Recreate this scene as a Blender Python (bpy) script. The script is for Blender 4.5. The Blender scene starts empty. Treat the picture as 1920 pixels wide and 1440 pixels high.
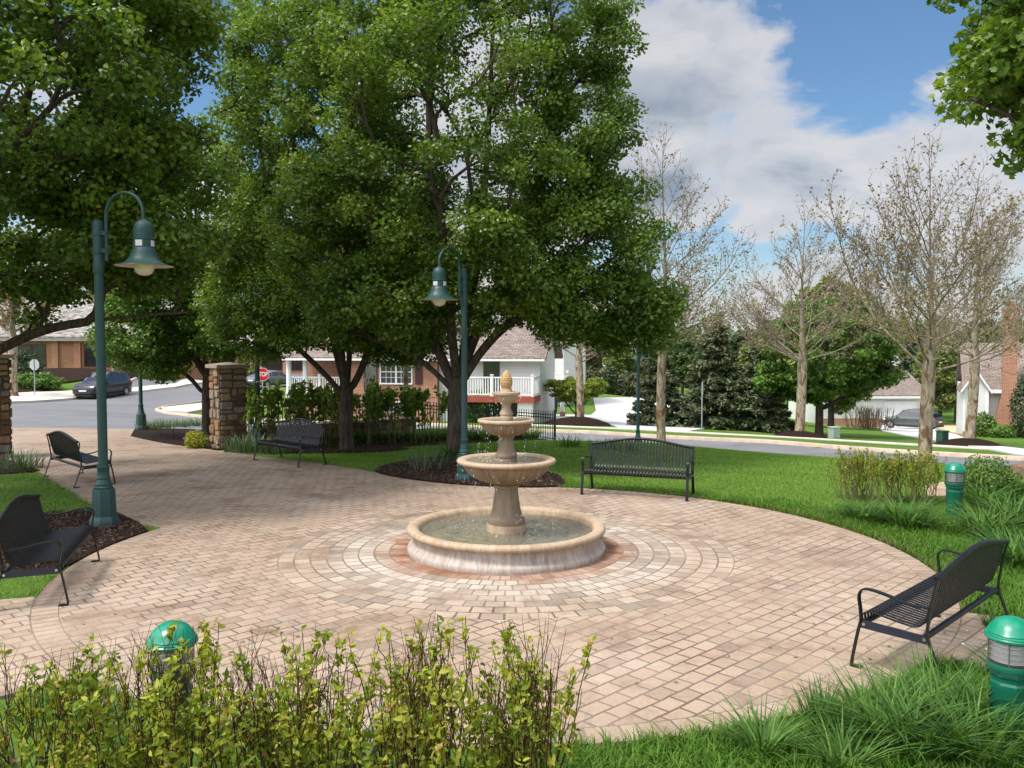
import bpy, bmesh, math, random
import numpy as np
from mathutils import Vector, Matrix
random.seed(7)
RNG = np.random.default_rng(11)
sc = bpy.context.scene
COL = sc.collection
PI = math.pi
R = math.radians

# ------------------------------------------------------------------ scene settings, camera
CAM = np.array([0.0, 0.0, 2.55]); PITCH = math.atan(75 / 1600)
cd = bpy.data.cameras.new('camera'); cam = bpy.data.objects.new('camera', cd); COL.objects.link(cam)
cam.location = CAM; cam.rotation_euler = (PI / 2 - PITCH, 0, 0)
cd.sensor_width = 36; cd.lens = 30.0; cd.clip_start = 0.1; cd.clip_end = 6000
sc.camera = cam
sc.view_settings.view_transform = 'Standard'; sc.view_settings.look = 'None'
sc.view_settings.exposure = EXPOSURE = 0.74; sc.view_settings.gamma = 1.0
cy = sc.cycles
cy.max_bounces = 6; cy.diffuse_bounces = 3; cy.glossy_bounces = 3; cy.transmission_bounces = 5; cy.transparent_max_bounces = 10
cy.caustics_reflective = False; cy.caustics_refractive = False
cy.use_denoising = True
try: cy.denoiser = 'OPENIMAGEDENOISE'
except Exception: pass
cy.sample_clamp_indirect = 8

# ------------------------------------------------------------------ terrain
PA = np.array([16.4, 28.0]); EA = np.array([-0.813, 0.582]); NA = np.array([0.582, 0.813])   # street: far kerb line, direction, normal
def SN(s, n):
    p = PA + EA * s + NA * (n - 32.2); return (float(p[0]), float(p[1]))
def street_z(s): return -1.25 - 0.35 * min(max((s - 10) / 19, 0), 1)
ctrl = [(0,10,0),(6,4,0),(-6,4,0),(8,10,0),(-7,12,0),(0,3,0),(0,16,0),(5,15,0),(-5,18,0),(0,-6,0),(-20,0,0),(20,0,0),(10,13,0),(9,6,0),(-11,18,0),(-14,12,0),
        (-7.3,21.5,-.1),(-8.9,24.5,-.25),(-12.3,28.3,-.3),(-15,29,-.3),(-25,29,-.25),(-22,20,0),(-36,24,0),
        (-1.8,26.2,-.4),(1.4,28.6,-.75),(-5,23.4,-.2),
        (-20.7,50,-1.2),(-29,60,-1.2),(-28.3,78,-1.1),(-30.5,51.6,-1.0),(-36,42,-.6),(-17,44,-1.3),(-12,36,-1.1),(-20,38,-.8),
        (-33,66,-.7),(-37,71,.4),(-46,70,.6),(-32,68,0),(-60,80,.8),(-21,75,-1.2),(-27,100,-.6),(-22,110,-.7),
        (-6,48,-1.75),(-12,50,-1.6),(0,52,-1.85),(10,73,-2.0),(5,60,-1.9),(12,45,-1.95),(8,46,-1.9),(15.2,42,-2.0),(27,48,-2.65),(36.5,78,-5.2),(31,80,-5.2),(24,60,-3.4),(40,60,-3.8),
        (0,100,-1.8),(40,110,-6),(-50,120,0),(60,80,-5),(45,40,-2.4),(40,10,-.6),(-40,5,0),(0,150,-2),(90,150,-6),(-90,150,1),(100,50,-3),(-100,60,1),(-100,-40,0),(100,-40,0),(0,-60,0)]
for s in (-24,-12,0,8,16): ctrl.append((*SN(s, 22.8), -0.42))
for s in (-24,-12,0,8,16,24):
    ctrl.append((*SN(s, 25.8), street_z(s) + .02)); ctrl.append((*SN(s, 32.2), street_z(s)))
ctrl += [(*SN(29, 32.2), -1.6)]
ctrl = np.array(ctrl)
def _phi(r2): return 0.5 * r2 * np.log(r2 + 1e-12)
_n = len(ctrl)
_d2 = ((ctrl[:, None, :2] - ctrl[None, :, :2]) ** 2).sum(-1)
_A = np.zeros((_n + 3, _n + 3)); _A[:_n, :_n] = _phi(_d2) + np.eye(_n) * 0.6
_A[:_n, _n] = 1; _A[:_n, _n + 1:] = ctrl[:, :2]; _A[_n, :_n] = 1; _A[_n + 1:, :_n] = ctrl[:, :2].T
_w = np.linalg.solve(_A, np.concatenate([ctrl[:, 2], np.zeros(3)]))
def terr(x, y):
    x = np.asarray(x, float); y = np.asarray(y, float); sh = x.shape
    p = np.stack([x.ravel(), y.ravel()], 1); out = np.empty(len(p))
    for i in range(0, len(p), 20000):
        q = p[i:i + 20000]
        d2 = ((q[:, None] - ctrl[None, :, :2]) ** 2).sum(-1)
        out[i:i + 20000] = _phi(d2) @ _w[:_n] + _w[_n] + q @ _w[_n + 1:]
    r = np.hypot(p[:, 0], p[:, 1] - 40)
    t = np.clip((r - 120) / 160, 0, 1); t = t * t * (3 - 2 * t)
    out = out * (1 - t) + (-3.0) * t
    # the plaza itself is laid dead level
    q = np.hypot(p[:, 0] + .15, p[:, 1] - 10.2); k = np.clip((8.5 - q) / 3, 0, 1); k = k * k * (3 - 2 * k)
    return (out * (1 - k)).reshape(sh)
def tz(x, y): return float(terr(np.array([x]), np.array([y]))[0])
_TS = np.concatenate([np.arange(3, 40, .1), np.arange(40, 400, .5)])
def at(px, py):
    """ground point that the photograph shows at a pixel"""
    f = np.array([0, math.cos(PITCH), -math.sin(PITCH)]); u = np.array([0, math.sin(PITCH), math.cos(PITCH)])
    d = f + np.array([1, 0, 0]) * (px - 960) / 1600 + u * (720 - py) / 1600
    P = CAM + _TS[:, None] * d
    below = np.nonzero(P[:, 2] <= terr(P[:, 0], P[:, 1]))[0]
    i = below[0] if len(below) else len(_TS) - 1
    return (float(P[i, 0]), float(P[i, 1]))
def atd(px, y): return ((px - 960) / 1600 * y * 1.0, y)     # ground point at a known distance

# ------------------------------------------------------------------ mesh buffer
class MB:
    def __init__(self): self.v = []; self.f = []; self.t = []; self.n = 0
    def add(self, verts, faces, tint=None):
        verts = np.asarray(verts, float).reshape(-1, 3)
        for f in faces:
            f = np.asarray(f, dtype=np.int64)
            if f.ndim == 1: f = f[None]
            self.f.append(f + self.n)
            self.t.append(np.full(len(f), .5) if tint is None else np.broadcast_to(np.asarray(tint, float), (len(f),)))
        self.v.append(verts); self.n += len(verts); return self
    def hexa(self, p, tint=None):      # 8 points: bottom 4 ccw, top 4 ccw
        return self.add(p, [np.array([[3,2,1,0],[4,5,6,7],[0,1,5,4],[1,2,6,5],[2,3,7,6],[3,0,4,7]])], tint)
    def box(self, c, s, rz=0, tint=None):
        x, y, z = s[0] / 2, s[1] / 2, s[2] / 2
        p = np.array([[-x,-y,-z],[x,-y,-z],[x,y,-z],[-x,y,-z],[-x,-y,z],[x,-y,z],[x,y,z],[-x,y,z]])
        if rz:
            c_, s_ = math.cos(rz), math.sin(rz); p = p @ np.array([[c_, s_, 0], [-s_, c_, 0], [0, 0, 1]])
        return self.hexa(p + np.array(c, float), tint)
    def bx(self, x0, x1, y0, y1, z0, z1, tint=None): return self.box(((x0+x1)/2,(y0+y1)/2,(z0+z1)/2), (x1-x0,y1-y0,z1-z0), 0, tint)
    def prism(self, poly, z0, z1, tint=None):   # vertical prism, poly ccw in xy
        k = len(poly); b = [(x, y, z0) for x, y in poly] + [(x, y, z1) for x, y in poly]
        fs = [np.arange(k)[::-1], np.arange(k) + k, np.array([[i, (i+1) % k, (i+1) % k + k, i + k] for i in range(k)])]
        return self.add(b, fs, tint)
    def plate(self, poly3, off):      # planar polygon extruded along off
        k = len(poly3); a = np.asarray(poly3, float); b = a + np.asarray(off, float)
        return self.add(np.concatenate([a, b]), [np.arange(k)[::-1], np.arange(k) + k, np.array([[i, (i+1) % k, (i+1) % k + k, i + k] for i in range(k)])])
    def tube(self, path, rad, sides=8, caps=True, tint=None, flat=None):
        P = np.asarray(path, float); m = len(P); rad = np.broadcast_to(np.asarray(rad, float), (m,))
        T = np.gradient(P, axis=0); T /= np.linalg.norm(T, axis=1)[:, None] + 1e-12
        ref = np.array([0, 0, 1.0]) if abs(T[0][2]) < .9 else np.array([1.0, 0, 0])
        N = np.empty_like(P); nn = np.cross(T[0], ref); nn /= np.linalg.norm(nn)
        for i in range(m):
            nn = nn - T[i] * nn.dot(T[i]); nn /= np.linalg.norm(nn) + 1e-12; N[i] = nn
        B = np.cross(T, N); a = np.arange(sides) * 2 * PI / sides
        ring = (P[:, None] + rad[:, None, None] * (np.cos(a)[None, :, None] * N[:, None] + np.sin(a)[None, :, None] * B[:, None] * (flat or 1)))
        i = np.arange(m - 1)[:, None] * sides; j = np.arange(sides)[None]; j2 = (j + 1) % sides
        q = np.stack([i + j, i + j2, i + sides + j2, i + sides + j], -1).reshape(-1, 4)
        fs = [q]
        if caps: fs += [np.arange(sides)[::-1], np.arange(sides) + (m - 1) * sides]
        return self.add(ring.reshape(-1, 3), fs, tint)
    def lathe(self, prof, segs=32, c=(0, 0, 0), mod=None, caps=True, phase=0):
        a = np.arange(segs) * 2 * PI / segs + phase; vs = []
        for k, (r, z) in enumerate(prof):
            rr = np.full(segs, r) if mod is None else mod(r, z, a)
            vs.append(np.stack([c[0] + rr * np.cos(a), c[1] + rr * np.sin(a), np.full(segs, c[2] + z)], 1))
        m = len(prof); i = np.arange(m - 1)[:, None] * segs; j = np.arange(segs)[None]; j2 = (j + 1) % segs
        q = np.stack([i + j, i + j2, i + segs + j2, i + segs + j], -1).reshape(-1, 4); fs = [q]
        if caps: fs += [np.arange(segs)[::-1], np.arange(segs) + (m - 1) * segs]
        return self.add(np.concatenate(vs), fs)
    def xf(self, M4):       # transform everything so far
        M4 = np.array(M4); self.v = [v @ M4[:3, :3].T + M4[:3, 3] for v in self.v]; return self
    def build(self, name, mat, parent=None, smooth=False, angle=40, uv=True, bevel=0):
        V = np.concatenate(self.v) if self.v else np.zeros((0, 3))
        cnt = np.concatenate([np.full(len(f), f.shape[1], dtype=np.int32) for f in self.f]); loops = np.concatenate([f.ravel() for f in self.f]).astype(np.int32)
        tint = np.concatenate(self.t).astype(np.float32)
        me = bpy.data.meshes.new(name)
        me.vertices.add(len(V)); me.vertices.foreach_set('co', V.astype(np.float32).ravel())
        me.loops.add(len(loops)); me.loops.foreach_set('vertex_index', loops)
        me.polygons.add(len(cnt)); st = np.zeros(len(cnt), np.int32); st[1:] = np.cumsum(cnt)[:-1]
        me.polygons.foreach_set('loop_start', st); me.polygons.foreach_set('loop_total', cnt)
        me.polygons.foreach_set('use_smooth', np.full(len(cnt), bool(smooth)))
        me.update(calc_edges=True)
        at_ = me.attributes.new('tint', 'FLOAT', 'FACE'); at_.data.foreach_set('value', tint)
        if uv:
            nr = np.empty(len(cnt) * 3, np.float32); me.polygons.foreach_get('normal', nr); nr = nr.reshape(-1, 3).astype(float)
            t = np.stack([-nr[:, 1], nr[:, 0], np.zeros(len(nr))], 1); L = np.linalg.norm(t, axis=1); fl = L < .02
            t[fl] = (1, 0, 0); L[fl] = 1; t /= L[:, None]; b = np.cross(nr, t); b[fl] = (0, 1, 0)
            fi = np.repeat(np.arange(len(cnt)), cnt); p = V[loops]
            UV = np.stack([(p * t[fi]).sum(1), (p * b[fi]).sum(1)], 1).astype(np.float32)
            ul = me.uv_layers.new(name='uv'); ul.data.foreach_set('uv', UV.ravel())
        if smooth and angle < 180: me.set_sharp_from_angle(angle=R(angle))
        if mat is not None:
            for m_ in (mat if isinstance(mat, (list, tuple)) else [mat]): me.materials.append(m_)
        o = bpy.data.objects.new(name, me); COL.objects.link(o)
        if parent is not None: o.parent = parent
        if bevel:
            bm = o.modifiers.new('bevel', 'BEVEL'); bm.width = bevel; bm.segments = 2; bm.limit_method = 'ANGLE'; bm.angle_limit = R(35)
        return o
def tag(o, label=None, cat=None, group=None, kind=None):
    if label: o['label'] = label
    if cat: o['category'] = cat
    if group: o['group'] = group
    if kind: o['kind'] = kind
    return o
def thing(name, label, cat, loc=(0, 0, 0), rz=0, group=None):
    o = bpy.data.objects.new(name, None); COL.objects.link(o); o.location = loc; o.rotation_euler = (0, 0, rz); o.empty_display_size = .2
    return tag(o, label, cat, group)
def copy_thing(root, loc, rz, label, group=None, scale=None):
    def cp(o, par):
        c = o.copy(); COL.objects.link(c)
        if par is not None: c.parent = par
        for ch in list(o.children): cp(ch, c)
        return c
    r = cp(root, None); r.location = loc; r.rotation_euler = (0, 0, rz)
    if scale: r.scale = (scale,) * 3 if not isinstance(scale, tuple) else scale
    return tag(r, label, None, group)
def arc(c, r, a0, a1, n): return [(c[0] + r * math.cos(a0 + (a1 - a0) * i / (n - 1)), c[1] + r * math.sin(a0 + (a1 - a0) * i / (n - 1))) for i in range(n)]
def inpoly(x, y, poly):
    p = np.asarray(poly); ins = np.zeros(x.shape, bool); j = len(p) - 1
    for i in range(len(p)):
        xi, yi = p[i]; xj, yj = p[j]
        c = ((yi > y) != (yj > y)) & (x < (xj - xi) * (y - yi) / (yj - yi + 1e-12) + xi); ins ^= c; j = i
    return ins
def smooth_line(pts, n=12, closed=False):
    """Catmull-Rom through points"""
    P = [np.array(p, float) for p in pts]; m = len(P); out = []
    rng = range(m) if closed else range(m - 1)
    for i in rng:
        a, b, c, d = (P[(i-1) % m], P[i], P[(i+1) % m], P[(i+2) % m]) if closed else (P[max(i-1, 0)], P[i], P[i+1], P[min(i+2, m-1)])
        for k in range(n):
            t = k / n; out.append(.5 * ((2*b) + (-a + c)*t + (2*a - 5*b + 4*c - d)*t*t + (-a + 3*b - 3*c + d)*t**3))
    if not closed: out.append(P[-1])
    return [tuple(float(q) for q in o) for o in out]

# ------------------------------------------------------------------ materials
def new_mat(name):
    m = bpy.data.materials.new(name); m.use_nodes = True; nt = m.node_tree; nt.nodes.clear()
    return m, nt
class NT:
    """small node-graph helper"""
    def __init__(self, nt): self.nt = nt; self.L = nt.links
    def n(self, typ, **kw):
        o = self.nt.nodes.new(typ)
        for k, v in kw.items():
            if k == 'i':
                for kk, vv in v.items():
                    s = o.inputs[kk]
                    if hasattr(vv, 'is_output') or isinstance(vv, bpy.types.NodeSocket): self.L.new(vv, s)
                    else: s.default_value = vv
            else: setattr(o, k, v)
        return o
    def math(self, op, a, b=0.0, clamp=False):
        o = self.n('ShaderNodeMath', operation=op, use_clamp=clamp)
        for k, v in ((0, a), (1, b)):
            if isinstance(v, bpy.types.NodeSocket): self.L.new(v, o.inputs[k])
            else: o.inputs[k].default_value = v
        return o.outputs[0]
    def mix(self, fac, a, b, mode='MIX'):
        o = self.n('ShaderNodeMix', data_type='RGBA', blend_type=mode)
        for k, v in ((0, fac), (6, a), (7, b)):
            if isinstance(v, bpy.types.NodeSocket): self.L.new(v, o.inputs[k])
            else: o.inputs[k].default_value = v if k == 0 else (*v, 1)[:4]
        return o.outputs[2]
    def noise(self, vec, scale, detail=4, rough=.55, dist=0):
        o = self.n('ShaderNodeTexNoise', i={'Scale': scale, 'Detail': detail, 'Roughness': rough, 'Distortion': dist})
        if vec is not None: self.L.new(vec, o.inputs['Vector'])
        return o.outputs['Fac']
    def ramp(self, fac, stops, interp='LINEAR'):
        o = self.n('ShaderNodeValToRGB'); o.color_ramp.interpolation = interp; e = o.color_ramp.elements
        while len(e) < len(stops): e.new(.5)
        for k, (p, c) in enumerate(stops): e[k].position = p; e[k].color = (*c, 1)[:4] if not np.isscalar(c) else (c, c, c, 1)
        self.L.new(fac, o.inputs[0]); return o.outputs[0]
    def bump(self, h, strength=.3, dist=.02, normal=None):
        o = self.n('ShaderNodeBump', i={'Strength': strength, 'Distance': dist, 'Height': h})
        if normal is not None: self.L.new(normal, o.inputs['Normal'])
        return o.outputs[0]
    def mapr(self, v, a, b, c, d):
        o = self.n('ShaderNodeMapRange', i={0: v, 1: a, 2: b, 3: c, 4: d}); return o.outputs[0]
    def out(self, shader): self.n('ShaderNodeOutputMaterial', i={'Surface': shader})
    def bsdf(self, col, rough=.6, normal=None, metal=0, spec=.5, **kw):
        i = {'Roughness': rough, 'Metallic': metal, 'Specular IOR Level': spec}
        i['Base Color'] = col if isinstance(col, bpy.types.NodeSocket) else (*col, 1)
        if normal is not None: i['Normal'] = normal
        i.update(kw); return self.n('ShaderNodeBsdfPrincipled', i=i).outputs[0]
    def pos(self): return self.n('ShaderNodeNewGeometry').outputs['Position']
    def objc(self): return self.n('ShaderNodeTexCoord').outputs['Object']
    def uvc(self): return self.n('ShaderNodeTexCoord').outputs['UV']
    def tint(self): return self.n('ShaderNodeAttribute', attribute_name='tint').outputs['Fac']
    def rand(self): return self.n('ShaderNodeObjectInfo').outputs['Random']
def simple(name, col, rough=.6, metal=0, spec=.5, var=.15, scale=6, bump=0, bscale=60, dirt=0, tint=0, world=False):
    m, nt = new_mat(name); g = NT(nt); v = g.pos() if world else g.objc()
    f = g.noise(v, scale, 5, .6)
    c = g.mix(g.mapr(f, .3, .7, 0, 1), tuple(x * (1 - var) for x in col), tuple(min(1, x * (1 + var)) for x in col))
    if tint: c = g.mix(tint, c, g.ramp(g.tint(), [(0, .25), (1, 1)]), 'MULTIPLY')
    if dirt:
        d = g.noise(v, scale * 2.7, 6, .7); c = g.mix(g.math('MULTIPLY', g.mapr(d, .5, .75, 0, 1), dirt), c, tuple(x * .35 for x in col))
    nm = g.bump(g.noise(v, bscale, 4, .6), bump, .01) if bump else None
    r = g.mapr(g.noise(v, scale * 3, 3), .3, .7, max(.03, rough - .08), min(1, rough + .08))
    g.out(g.bsdf(c, r, nm, metal, spec)); return m
FX, FY = -0.07, 10.5            # fountain
PCX, PCY, PCR = -0.15, 10.2, 4.93   # plaza circle
def polar(g, cx, cy):
    s = g.n('ShaderNodeSeparateXYZ', i={0: g.pos()})
    dx = g.math('SUBTRACT', s.outputs[0], cx); dy = g.math('SUBTRACT', s.outputs[1], cy)
    r = g.math('SQRT', g.math('ADD', g.math('MULTIPLY', dx, dx), g.math('MULTIPLY', dy, dy)))
    return r, g.math('ARCTAN2', dy, dx)
def brick(g, vec, w, h, mortar=.007, off=.5, smooth=.15, c1=(0,0,0), c2=(1,1,1), cm=(0,0,0), bias=0):
    o = g.n('ShaderNodeTexBrick', offset=off, i={'Vector': vec, 'Scale': 1.0, 'Brick Width': w, 'Row Height': h, 'Mortar Size': mortar, 'Mortar Smooth': smooth, 'Bias': bias,
        'Color1': (*c1, 1), 'Color2': (*c2, 1), 'Mortar': (*cm, 1)})
    return o.outputs['Color'], o.outputs['Fac']
def mk_paver():
    m, nt = new_mat('paver_field'); g = NT(nt); P = g.pos()
    wob = g.n('ShaderNodeTexNoise', i={'Vector': P, 'Scale': 1.3, 'Detail': 3}).outputs['Color']
    wv = g.n('ShaderNodeVectorMath', operation='MULTIPLY_ADD', i={0: wob, 1: (.05, .05, 0), 2: P}).outputs[0]
    wob2 = g.n('ShaderNodeTexNoise', i={'Vector': P, 'Scale': 9, 'Detail': 2}).outputs['Color']
    wv = g.n('ShaderNodeVectorMath', operation='MULTIPLY_ADD', i={0: wob2, 1: (.012, .012, 0), 2: wv}).outputs[0]
    rot = g.n('ShaderNodeMapping', i={'Vector': wv, 'Rotation': (0, 0, R(-44))}).outputs[0]
    cf, ff = brick(g, rot, .215, .155, .010)
    r, th = polar(g, FX, FY)
    w2 = 2 * PI * 2 / 72
    cr, fr = brick(g, g.n('ShaderNodeCombineXYZ', i={0: g.math('MULTIPLY', th, 2.0), 1: g.math('SUBTRACT', r, 1.25)}).outputs[0], w2, .187, .009)
    rb, tb = polar(g, PCX, PCY)
    w3 = 2 * PI * 4.8 / 240
    cb, fb = brick(g, g.n('ShaderNodeCombineXYZ', i={0: g.math('MULTIPLY', tb, 4.8), 1: g.math('SUBTRACT', rb, 4.70)}).outputs[0], w3, .24, .009, 0)
    inring = g.math('LESS_THAN', r, 2.746); inb = g.math('MULTIPLY', g.math('GREATER_THAN', rb, 4.70), g.math('LESS_THAN', rb, 4.945))
    t = g.mix(inring, cf, cr); t = g.mix(inb, t, cb)
    f = g.math('ADD', g.math('MULTIPLY', ff, g.math('SUBTRACT', 1, inring)), g.math('MULTIPLY', fr, inring))
    f = g.math('ADD', g.math('MULTIPLY', f, g.math('SUBTRACT', 1, inb)), g.math('MULTIPLY', fb, inb))
    base = g.ramp(t, [(0, (.42, .325, .255)), (.06, (.47, .36, .28)), (.2, (.53, .41, .315)), (.5, (.575, .44, .335)), (.8, (.55, .405, .305)), (.94, (.60, .475, .37)), (1, (.50, .405, .33))])
    red = g.ramp(t, [(0, (.30, .12, .06)), (.5, (.46, .20, .105)), (1, (.56, .31, .19))])
    wh = g.ramp(t, [(0, (.44, .375, .32)), (.3, (.63, .545, .46)), (1, (.74, .665, .58))])
    cont = g.ramp(t, [(0, (.38, .31, .25)), (.2, (.48, .385, .305)), (.5, (.58, .45, .345)), (1, (.64, .52, .42))])
    rn = g.math('ADD', r, g.mapr(g.noise(P, 2.2, 4), .3, .7, -.14, .14))
    c = g.mix(g.mapr(rn, 2.78, 2.74, 0, 1), base, cont)
    c = g.mix(g.math('MULTIPLY', g.mapr(rn, 2.3, 1.95, 0, 1), .95), c, wh)
    c = g.mix(g.math('MULTIPLY', g.math('ADD', g.math('LESS_THAN', r, 1.437), g.math('MULTIPLY', g.math('MULTIPLY', g.math('LESS_THAN', r, 1.624), g.math('GREATER_THAN', r, 1.437)), g.mapr(g.noise(P, 1.1, 2), .42, .58, 0, .9))), g.mapr(g.noise(P, 2.6, 4), .36, .60, .55, .95)), c, red)
    n1 = g.noise(P, .55, 5, .6); c = g.mix(g.mapr(n1, .5, .72, 0, .5), c, (.66, .60, .55), 'MULTIPLY')
    n3 = g.noise(P, 2.6, 5, .65); c = g.mix(g.mapr(n3, .52, .70, 0, .6), c, (.50, .42, .36), 'MULTIPLY')
    n2 = g.noise(P, 55, 4, .7); c = g.mix(.40, c, g.ramp(n2, [(.3, .35), (.7, 1)]), 'MULTIPLY')
    n4 = g.noise(P, 160, 2, .5); c = g.mix(.25, c, g.ramp(n4, [(.35, .4), (.6, 1)]), 'MULTIPLY')
    c = g.mix(1, c, (.75, .735, .71), 'MULTIPLY')
    bl = g.noise(P, .8, 6, .7, .8); c = g.mix(g.mapr(bl, .52, .64, 0, .7), c, (.58, .50, .46), 'MULTIPLY'); lt = g.noise(P, .42, 4, .6); c = g.mix(g.mapr(lt, .5, .65, 0, .15), c, (.66, .585, .50))
    jc = g.mix(g.mapr(g.noise(P, 1.1, 4), .35, .65, 0, 1), (.085, .06, .045), (.27, .205, .155))
    c = g.mix(g.math('MULTIPLY', f, .80), c, jc)
    h = g.math('ADD', g.math('MULTIPLY', g.math('SUBTRACT', 1, f), 1), g.math('MULTIPLY', n2, .28))
    h = g.math('ADD', h, g.math('MULTIPLY', t, .25))
    g.out(g.bsdf(c, g.mapr(n2, .3, .7, .72, .92), g.bump(h, .75, .012), spec=.25)); return m
M_PAVER = mk_paver()
def mk_ground():
    m, nt = new_mat('turf'); g = NT(nt); P = g.pos()
    a = g.noise(P, .35, 5, .6); b = g.noise(P, 5, 5, .7); d = g.noise(P, 60, 3, .7)
    c = g.ramp(a, [(.3, (.10, .20, .024)), (.55, (.14, .26, .03)), (.75, (.17, .275, .04))])
    c = g.mix(.55, c, g.ramp(b, [(.3, .45), (.65, 1)]), 'MULTIPLY'); c = g.mix(.6, c, g.ramp(d, [(.3, .35), (.65, 1)]), 'MULTIPLY')
    g.out(g.bsdf(c, .85, g.bump(g.math('ADD', d, b), .8, .05), spec=.2)); return m
M_TURF = mk_ground()
def mk_asphalt():
    m, nt = new_mat('asphalt'); g = NT(nt); P = g.pos()
    a = g.noise(P, .3, 5, .6); b = g.noise(P, 90, 3, .7); s = g.noise(g.n('ShaderNodeMapping', i={'Vector': P, 'Rotation': (0, 0, R(-36)), 'Scale': (.12, 1.6, 1)}).outputs[0], 1, 4)
    c = g.ramp(a, [(.3, (.15, .152, .16)), (.7, (.205, .207, .215))]); c = g.mix(.4, c, g.ramp(b, [(.3, .5), (.7, 1)]), 'MULTIPLY'); c = g.mix(.5, c, g.ramp(s, [(.35, .7), (.6, 1)]), 'MULTIPLY')
    g.out(g.bsdf(c, .8, g.bump(b, .4, .01), spec=.3)); return m
M_ASPHALT = mk_asphalt()
M_CONC = simple('concrete', (.55, .51, .44), .85, var=.12, scale=1.2, bump=.2, bscale=40, dirt=.15, world=True)
M_CONCW = simple('pale_concrete', (.50, .49, .48), .85, var=.07, scale=.5, bump=.15, bscale=30, dirt=.08, world=True)
M_KERB = simple('kerb_stone', (.46, .36, .28), .85, var=.2, scale=2, bump=.2, dirt=.25, world=True)
def mk_mulch():
    m, nt = new_mat('bark_mulch'); g = NT(nt); P = g.pos()
    v = g.n('ShaderNodeTexVoronoi', i={'Vector': P, 'Scale': 26, 'Randomness': 1}); n = g.noise(P, 14, 6, .75)
    c = g.ramp(n, [(.3, (.014, .008, .006)), (.55, (.045, .024, .016)), (.72, (.10, .06, .038))])
    c = g.mix(.5, c, v.outputs['Color'], 'MULTIPLY'); c = g.mix(.25, c, (.045, .024, .015))
    g.out(g.bsdf(c, .95, g.bump(g.math('ADD', n, v.outputs['Distance']), 1, .06), spec=.15)); return m
M_MULCH = mk_mulch()
M_SAND = simple('bare_soil', (.42, .30, .21), .95, var=.3, scale=3, bump=.5, bscale=30, dirt=.3, world=True)
def mk_brickwall(name, ca, cb, cm, w=.215, h=.075):
    m, nt = new_mat(name); g = NT(nt); u = g.uvc()
    c, f = brick(g, u, w, h, .012, .5, .1, ca, cb, cm); n = g.noise(u, 1.2, 5, .65); n2 = g.noise(u, 70, 3)
    c = g.mix(.45, c, g.ramp(n, [(.3, .6), (.7, 1)]), 'MULTIPLY'); c = g.mix(.25, c, g.ramp(n2, [(.3, .6), (.7, 1)]), 'MULTIPLY')
    g.out(g.bsdf(c, .85, g.bump(g.math('SUBTRACT', 1, f), .4, .01), spec=.25)); return m
M_BRICK = mk_brickwall('red_brick', (.36, .105, .05), (.52, .185, .09), (.48, .38, .30))
M_BRICKO = mk_brickwall('orange_brick', (.42, .14, .065), (.56, .22, .10), (.45, .33, .24))
def mk_siding():
    m, nt = new_mat('lap_siding'); g = NT(nt); u = g.uvc(); s = g.n('ShaderNodeSeparateXYZ', i={0: u})
    fr = g.math('FRACT', g.math('DIVIDE', s.outputs[1], .13)); n = g.noise(u, .8, 5)
    c = g.mix(g.mapr(n, .3, .7, 0, 1), (.74, .73, .71), (.80, .79, .77)); c = g.mix(g.mapr(fr, .10, .02, 0, .55), c, (.36, .36, .37))
    g.out(g.bsdf(c, .55, g.bump(fr, .6, .02), spec=.35)); return m
M_SIDING = mk_siding()
def mk_shingle(name, ca, cb):
    m, nt = new_mat(name); g = NT(nt); u = g.uvc(); c, f = brick(g, u, .32, .15, .012, .5, .2, ca, cb, tuple(x * .3 for x in ca)); n = g.noise(u, .7, 5)
    c = g.mix(.4, c, g.ramp(n, [(.3, .6), (.7, 1)]), 'MULTIPLY'); g.out(g.bsdf(c, .9, g.bump(g.math('SUBTRACT', 1, f), .5, .02), spec=.2)); return m
M_SHINGLE = mk_shingle('brown_shingle', (.20, .155, .135), (.30, .245, .215))
M_SHAKE = mk_shingle('grey_shake', (.16, .14, .125), (.50, .46, .43))
M_WHITE = simple('white_paint', (.78, .78, .77), .5, var=.05, scale=3, dirt=.06)
M_REDTRIM = simple('red_brown_trim', (.30, .06, .035), .6, var=.15, scale=3)
M_SHUTTER = simple('dark_shutter', (.055, .014, .012), .5, var=.1)
M_DARKIN = simple('dark_interior', (.05, .048, .042), .9, var=.2)
M_TAUPE = simple('taupe_panel', (.33, .28, .24), .7, var=.1)
def mk_pane(name, c, rough=.06):
    m, nt = new_mat(name); g = NT(nt); n = g.noise(g.objc(), .8, 2)
    g.out(g.bsdf(c, rough, g.bump(n, .08, .05), spec=.9)); return m
M_PANE = mk_pane('window_pane', (.03, .035, .035))
M_CARGLASS = mk_pane('car_glass', (.018, .02, .022), .04)
def mk_bark(name, a, b, sc_=7, zs=.18):
    m, nt = new_mat(name); g = NT(nt); v = g.n('ShaderNodeMapping', i={'Vector': g.objc(), 'Scale': (1, 1, zs)}).outputs[0]
    n = g.noise(v, sc_ * 3, 6, .7); n2 = g.noise(g.objc(), 1.1, 4)
    c = g.mix(g.mapr(n, .35, .65, 0, 1), a, b); c = g.mix(.5, c, g.ramp(n2, [(.3, .5), (.7, 1)]), 'MULTIPLY')
    g.out(g.bsdf(c, .9, g.bump(n, 1, .03), spec=.2)); return m
M_BARK = mk_bark('dark_bark', (.035, .026, .02), (.15, .115, .09))
M_TWIG = mk_bark('red_brown_twig', (.055, .022, .014), (.15, .07, .045), 20)
M_TANTWIG = mk_bark('tan_twig', (.16, .105, .06), (.30, .22, .14), 20)
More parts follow.
